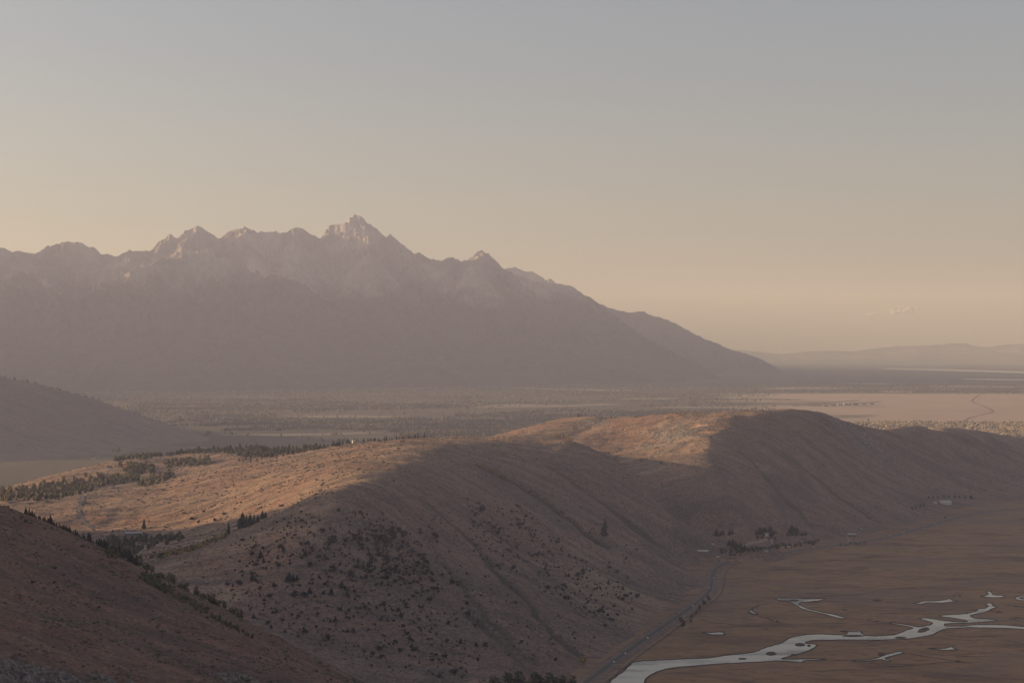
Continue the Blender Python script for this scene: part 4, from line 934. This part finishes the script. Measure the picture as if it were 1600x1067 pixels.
clumps("sagebrush", np.stack([x, y, z], 1), h_, h_ * rng.uniform(.8, 1.6, len(x)), ms, "low sagebrush and dry bunchgrass covering the butte", 4, 4, (rng.random(len(x)) < .4).astype(int))
n = 30000
x = rng.uniform(-420, 60, n); y = rng.uniform(650, 1420, n); z = nearF(x, y)
keep = (np.abs(x) < .33 * y) & (rng.random(n) < np.clip(.45 + 1.1 * fbm(x / 30, y / 30, 3, 57), .03, 1))
x, y, z = x[keep], y[keep], z[keep]; h_ = rng.lognormal(math.log(.6), .4, len(x))
clumps("sagebrush", np.stack([x, y, z], 1), h_, h_ * rng.uniform(.8, 1.5, len(x)), ms, "low sagebrush on the near spur", 4, 6, (rng.random(len(x)) < .45).astype(int))
# woods of the far valley: cottonwoods, willows and conifers in bands
mats = [plain("valley_conifers", (.042, .045, .034), .3, .01), plain("valley_cottonwoods", (.175, .145, .09), .3, .01), plain("valley_willows", (.13, .11, .085), .3, .01), plain("tan_cottonwoods", (.30, .235, .165), .3, .01)]
n = 190000
pyr = rng.uniform(596, 690, n); pxr = rng.uniform(-30, 1640, n)
dd = np.array([3000.] * n)
for _ in range(50): dd = dd + .5 * ((gz(0 * dd, dd) - CAMZ) / ((YH - pyr) / F) - dd)
x = (pxr - 800) * dd / F; z = gz(x, dd)
def inside(px_, py_, poly):
    c_ = np.zeros(px_.shape, bool)
    for (x1, y1), (x2, y2) in zip(poly, poly[1:] + poly[:1]):
        if y1 != y2: c_ ^= ((y1 > py_) != (y2 > py_)) & (px_ < (x2 - x1) * (py_ - y1) / (y2 - y1) + x1)
    return c_
jx, jy = pxr + 14 * fbm(x / 500, dd / 300, 3, 63), pyr + 2.2 * fbm(x / 600, dd / 400, 3, 64)
woodm = inside(jx, jy, [(270, 658), (420, 653), (600, 657), (740, 648), (830, 640), (960, 639), (1150, 635), (1260, 640), (1260, 664), (900, 666), (700, 673), (620, 675), (270, 673)])
woodm |= inside(jx, jy, [(200, 628), (420, 622), (600, 632), (760, 627), (800, 632), (620, 641), (420, 640), (220, 645)])
openm = inside(jx, jy, [(430, 646), (700, 640), (800, 635), (980, 627), (1010, 633), (820, 642), (600, 653), (430, 655)]) | inside(jx, jy, [(330, 674), (600, 671), (640, 682), (400, 694), (330, 692)]) | inside(jx, jy, [(900, 637), (1180, 634), (1200, 639), (1000, 643), (900, 641)])
den = np.clip(.08 + 1.1 * fbm(x / 1300, dd / 330, 5, 61), .02, .6); den = np.where(woodm, np.clip(.55 + 1.2 * fbm(x / 700, dd / 250, 4, 62), .1, 1), den); den = np.where(openm, .015, den)
flatm = sstep(-250, 300, x - .145 * dd) * sstep(9600, 10300, dd) * sstep(15600, 14900, dd)
den = den * (1 - flatm) * np.where(dd > 15500, 1.0, .75)
cott = (dd > 8600) & (dd < 10100) & (x > 1900); den = np.where(cott, np.clip(.5 + .8 * fbm(x / 160, dd / 120, 3, 68), .1, .9), den)
den = np.where((dd < 8600) & (x < -600), den * .25, den)
keep = (rng.random(n) < den) & ~((x < -1000) & (dd < 9700) & (westF(x, dd) > 2)) & (butteF(x, dd) * butteF.inside(x, dd) < 4)
x, y, z, dd = x[keep], dd[keep], z[keep], dd[keep]; n = len(x)
rr = rng.random(n) + .5 * fbm(x / 500, y / 300, 2, 66)
gold = (np.abs(y - (16900 + 900 * perlin(x / 4000, x * 0, 3))) < 450) & (x > -2600)
rr = rr - .30 * woodm[keep]; mi = np.where(rr < .5, 0, np.where(rr < .78, 2, 1)); mi = np.where(gold & (rng.random(n) < .6), 1, mi); mi = np.where(cott[keep], np.where(rng.random(n) < .7, 3, 2), mi)
h_ = np.where(mi == 0, rng.uniform(9, 18, n), rng.uniform(6, 14, n))
clumps("far_woods", np.stack([x, y, z], 1), h_, h_ * np.where(mi == 0, .32, .6), mats, "distant woods and willow bands across the hazy valley", 5, 8, mi)
print("COUNT", count, len(spots), n)

# ---------------------------------------------------------------- houses and vehicles
M["pale_wall"] = plain("pale_wall", (.62, .58, .52), .1, 1.); M["brown_wall"] = plain("timber_wall", (.20, .13, .09), .2, 1.); M["grey_wall"] = plain("grey_wall", (.22, .21, .20), .15, 1.)
M["pale_roof"] = plain("pale_metal_roof", (.42, .41, .40), .1, .6, .5); M["dark_roof"] = plain("dark_roof", (.10, .09, .085), .2, .6); M["rust_roof"] = plain("rust_roof", (.30, .14, .08), .2, .6)
M["glass"], t, b = new_mat("window_glass", .1, .5); b.inputs["Base Color"].default_value = (.03, .035, .04, 1)
M["white_paint"] = plain("white_car_paint", (.78, .77, .75), .04, 1., .35, .5); M["tyre"] = plain("tyre", (.02, .02, .02), .1, 4.)
def boxes(name, bs, mat, parent):
    V, Fc = [], []
    for (x0, y0, z0, x1, y1, z1) in bs:
        i = len(V); V += [(x0, y0, z0), (x1, y0, z0), (x1, y1, z0), (x0, y1, z0), (x0, y0, z1), (x1, y0, z1), (x1, y1, z1), (x0, y1, z1)]
        Fc += [(i, i + 3, i + 2, i + 1), (i + 4, i + 5, i + 6, i + 7), (i, i + 1, i + 5, i + 4), (i + 1, i + 2, i + 6, i + 5), (i + 2, i + 3, i + 7, i + 6), (i + 3, i, i + 4, i + 7)]
    return link(name, mesh_from(name, V, np.array(Fc), False, None, [mat]), parent)
def house(p, L_, Wd, H, rise, rot, wall, roof, label, name="house"):
    if p is None: return
    o = link(name, None, label=label, cat="house" if name == "house" else "building", loc=(p[0], p[1], p[2])); o.rotation_euler = (0, 0, rot)
    boxes("wall", [(-L_ / 2, -Wd / 2, -3, L_ / 2, Wd / 2, H)], M[wall], o)
    e = .7; V = [(-L_ / 2 - e, -Wd / 2 - e, H + .02), (L_ / 2 + e, -Wd / 2 - e, H + .02), (L_ / 2 + e, Wd / 2 + e, H + .02), (-L_ / 2 - e, Wd / 2 + e, H + .02), (-L_ / 2 - e, 0, H + rise), (L_ / 2 + e, 0, H + rise)]
    rf = link("roof", mesh_from("roof", V, [np.array([(0, 1, 5, 4), (2, 3, 4, 5), (0, 3, 2, 1)]), np.array([(0, 4, 3), (1, 2, 5)])], False, None, [M[roof]]), o)
    boxes("chimney", [(L_ * .2, -.5, H + rise * .4, L_ * .2 + .9, .5, H + rise + 1.2)], M["brown_wall"], rf)
    k = max(2, int(L_ / 5))
    for i in range(k):
        x = -L_ / 2 + (i + .5) * L_ / k
        boxes("window" if i != k // 2 else "door", [(x - .8, -Wd / 2 - .06, .9 if i != k // 2 else 0, x + .8, -Wd / 2 + .02, 2.2)], M["glass"] if i != k // 2 else M["brown_wall"], o)
    return o
def hs(px, py, w, h, rot, wall, roof, label, ratio=.5, rise=.4, skip=0, name="house"):
    p = pick(px, py, skip)
    if p: house(p, mh(w, p), mh(w, p) * ratio, max(2.6, mh(h, p) * (1 - rise)), max(1.2, mh(h, p) * rise), rot, wall, roof, label, name)
hs(553, 691, 5, 5, .5, "pale_wall", "pale_roof", "bright white house on the crest of the butte", .8)
hs(545, 693, 6, 3, .3, "grey_wall", "dark_roof", "low grey house just below the white crest house")
hs(208, 836, 24, 5, .12, "grey_wall", "pale_roof", "long low house with a pale roof in the shaded draw", .35, .3)
hs(172, 842, 12, 4, .1, "brown_wall", "dark_roof", "dark low house hidden in the trees of the draw", .5, .4)
for i, (px, lab) in enumerate([(171, "first pale gabled house of the sunlit upper row"), (183, "second gabled house along the sunlit upper row"), (196, "last rust roofed house of the sunlit upper row")]):
    hs(px, 733 - i * .6, 7, 5, .2 - .3 * i, ("pale_wall", "pale_wall", "brown_wall")[i], ("dark_roof", "rust_roof", "rust_roof")[i], lab)
hs(106, 757, 8, 5, .1, "pale_wall", "pale_roof", "white roofed house enclosed by the gulch aspens")
hs(68, 773, 15, 4, .1, "brown_wall", "dark_roof", "long brown house at the front of the aspen grove", .4)
hs(18, 786, 6, 4, .3, "grey_wall", "pale_roof", "small grey house behind the near spur")
hs(146, 717, 6, 4, .2, "pale_wall", "rust_roof", "pale house on the brow above the gulch")
hs(193, 714, 7, 4, .0, "pale_wall", "dark_roof", "pale house in the topmost grove")
hs(223, 707, 8, 4, .1, "pale_wall", "dark_roof", "cream house with a dark roof beside the dense wood")
hs(367, 713, 6, 4, .1, "pale_wall", "pale_roof", "white house below the dense wood")
hs(1461, 786, 6, 2.6, .3, "pale_wall", "pale_roof", "small pale shed beside the big pale building")
hs(1476, 787, 19, 5.5, .25, "pale_wall", "pale_roof", "big pale building on the lower slope by the marsh", .5, .45, 0, "lodge_building")
hs(1331, 838, 12, 5, -.1, "brown_wall", "pale_roof", "brown house with a pale roof above the zigzag drive")
hs(1098, 864, 17, 5, -.3, "grey_wall", "pale_roof", "low pale barn at the mouth of the ravine", .4, .5, 0, "barn")
hs(1114, 852, 4, 4, .2, "pale_wall", "dark_roof", "tiny white cabin up the ravine")
hs(1197, 836, 7, 5, .2, "pale_wall", "dark_roof", "house among the dark trees up the driveway")
hs(1197, 861, 6, 4, .1, "pale_wall", "dark_roof", "pale roadside house behind the hedge's west end")
hs(1223, 857, 5, 4, .1, "pale_wall", "rust_roof", "rust roofed roadside house at mid hedge")
hs(1233, 857, 5, 4, -.1, "grey_wall", "pale_roof", "grey roadside house next to the rust roofed one")
hs(1122, 871, 5, 4, .4, "pale_wall", "dark_roof", "small white house at the highway bend")
for k, (x, y, w, h, roof) in enumerate([(1289, 634.5, 7, 2.5, "pale_roof"), (1301, 633.8, 9, 2.5, "dark_roof"), (1312, 633, 8, 2.2, "pale_roof"), (1323, 632.6, 10, 3, "pale_roof"), (1336, 632.8, 9, 2.2, "dark_roof"), (1349, 632, 8, 2.2, "pale_roof"), (1362, 631.6, 7, 2, "dark_roof")]):
    p = G(x, y); house(p, mh(w, p), mh(w, p) * .5, mh(h, p) * .7, mh(h, p) * .3, .2, "grey_wall", roof, "pale terminal building among those beside the airstrip", "airport_building")
for o in scene.objects:
    if o.name.startswith("airport_building"): o["group"] = "airstrip buildings"
hs_far = G(474, 681); house(hs_far, 26, 12, 5, 3, .2, "pale_wall", "pale_roof", "white farmhouse in the field behind the butte", "house")

def car(px, py, lab, side):
    q = L(px, py, 1.2); i = int(np.hypot(hw[:, 0] - q[0], hw[:, 1] - q[1]).argmin()); i = min(max(i, 1), len(hw) - 2)
    t_ = hw[i + 1] - hw[i - 1]; a = math.atan2(t_[1], t_[0]); nx, ny = -math.sin(a) * side * 2.6, math.cos(a) * side * 2.6
    o = link("parked_car" if False else "car", None, label=lab, cat="car", group=None, loc=(hw[i][0] + nx, hw[i][1] + ny, 1.2)); o.rotation_euler = (0, 0, a)
    def prism(name, prof, y0, y1, mat, parent):
        n = len(prof); V = [(x, y0, z) for x, z in prof] + [(x, y1, z) for x, z in prof]; k = np.arange(n); j = (k + 1) % n
        me = bpy.data.meshes.new(name); me.from_pydata(V, [], [tuple(range(n))[::-1], tuple(range(n, 2 * n))] + [(int(a_), int(b_), int(b_) + n, int(a_) + n) for a_, b_ in zip(k, j)][::1]); me.materials.append(mat); return link(name, me, parent)
    prism("body", [(-2.4, .45), (2.4, .45), (2.4, .95), (1.3, 1.15), (.7, 1.75), (-1.8, 1.8), (-2.4, 1.2)], -.95, .95, M["white_paint"], o)
    prism("windows", [(1.15, 1.2), (.65, 1.68), (-1.7, 1.7), (-2.0, 1.25)], -.97, .97, M["glass"], o)
    for sx in (-1.5, 1.5):
        for sy in (-.85, .85):
            a8 = np.arange(10) / 10 * 6.283; prism("wheel", [(sx + .38 * math.cos(q_), .38 + .38 * math.sin(q_)) for q_ in a8], sy - .13, sy + .13, M["tyre"], o)
for px, py, lab, sd in [(968, 1034, "white car on the highway beside the creek's widest reach", -1), (990, 1022, "white car following another up the highway by the creek", -1), (1022, 998, "white car on the straight highway short of the roadside bush", -1),
                        (1088, 948, "white car on the highway beside the dark bushes", -1), (1116, 919, "white car entering the highway's sharp bend", 1), (1120, 903, "white car halfway round the highway bend", -1),
                        (1206, 868, "white car on the highway under the hedge", 1), (1276, 856, "white car past the end of the hedge", 1), (1398, 838, "white car beyond the zigzag drive", 1), (1418, 832, "white car short of the far straight", 1), (1463, 818, "white car on the far straight by the pale building", 1), (1304, 852, "white car between hedge and zigzag drive", 1)]:
    car(px, py, lab, sd)

# ---------------------------------------------------------------- small evening clouds beyond the hills
mc = plain("cloud_white", (.34, .34, .36), .02, .0005, 1., 0.)
def cloud(px, py, w, h, label, seed):
    r = np.random.default_rng(seed); d0 = 78000.; V, Fc, n0 = [], [], 0
    bm_n, bm_m = 10, 7
    for k in range(26):
        cx = (px - 800 + r.normal() * w * .28) * d0 / F; cz = CAMZ + d0 * (YH - py + abs(r.normal()) * h * .4) / F; rad = d0 * h / F * r.uniform(.22, .5)
        th, ph = np.meshgrid(np.linspace(0, 2 * math.pi, bm_n, endpoint=False), np.linspace(.02, math.pi - .02, bm_m))
        nn = 1 + .25 * fbm(th * 1.3 + k, ph * 2, 2, seed); q = np.stack([cx + rad * 1.5 * nn * np.cos(th) * np.sin(ph), d0 + r.normal() * 300 + rad * nn * np.sin(th) * np.sin(ph), cz + rad * .7 * nn * np.cos(ph)], -1)
        V.append(q.reshape(-1, 3)); i = np.arange(bm_m * bm_n).reshape(bm_m, bm_n); j = np.roll(i, -1, 1)
        Fc.append(np.stack([i[:-1], j[:-1], j[1:], i[1:]], -1).reshape(-1, 4)[:, ::-1] + n0); n0 += bm_m * bm_n
    link("cloud", mesh_from("cloud", np.vstack(V), np.vstack(Fc), True, None, [mc]), kind='stuff', label=label)
cloud(1414, 489, 34, 7, "tiny pale evening cloud low over the far hills", 3)
cloud(1366, 492, 14, 4, "faint cloud wisp beside the tiny evening cloud", 4)
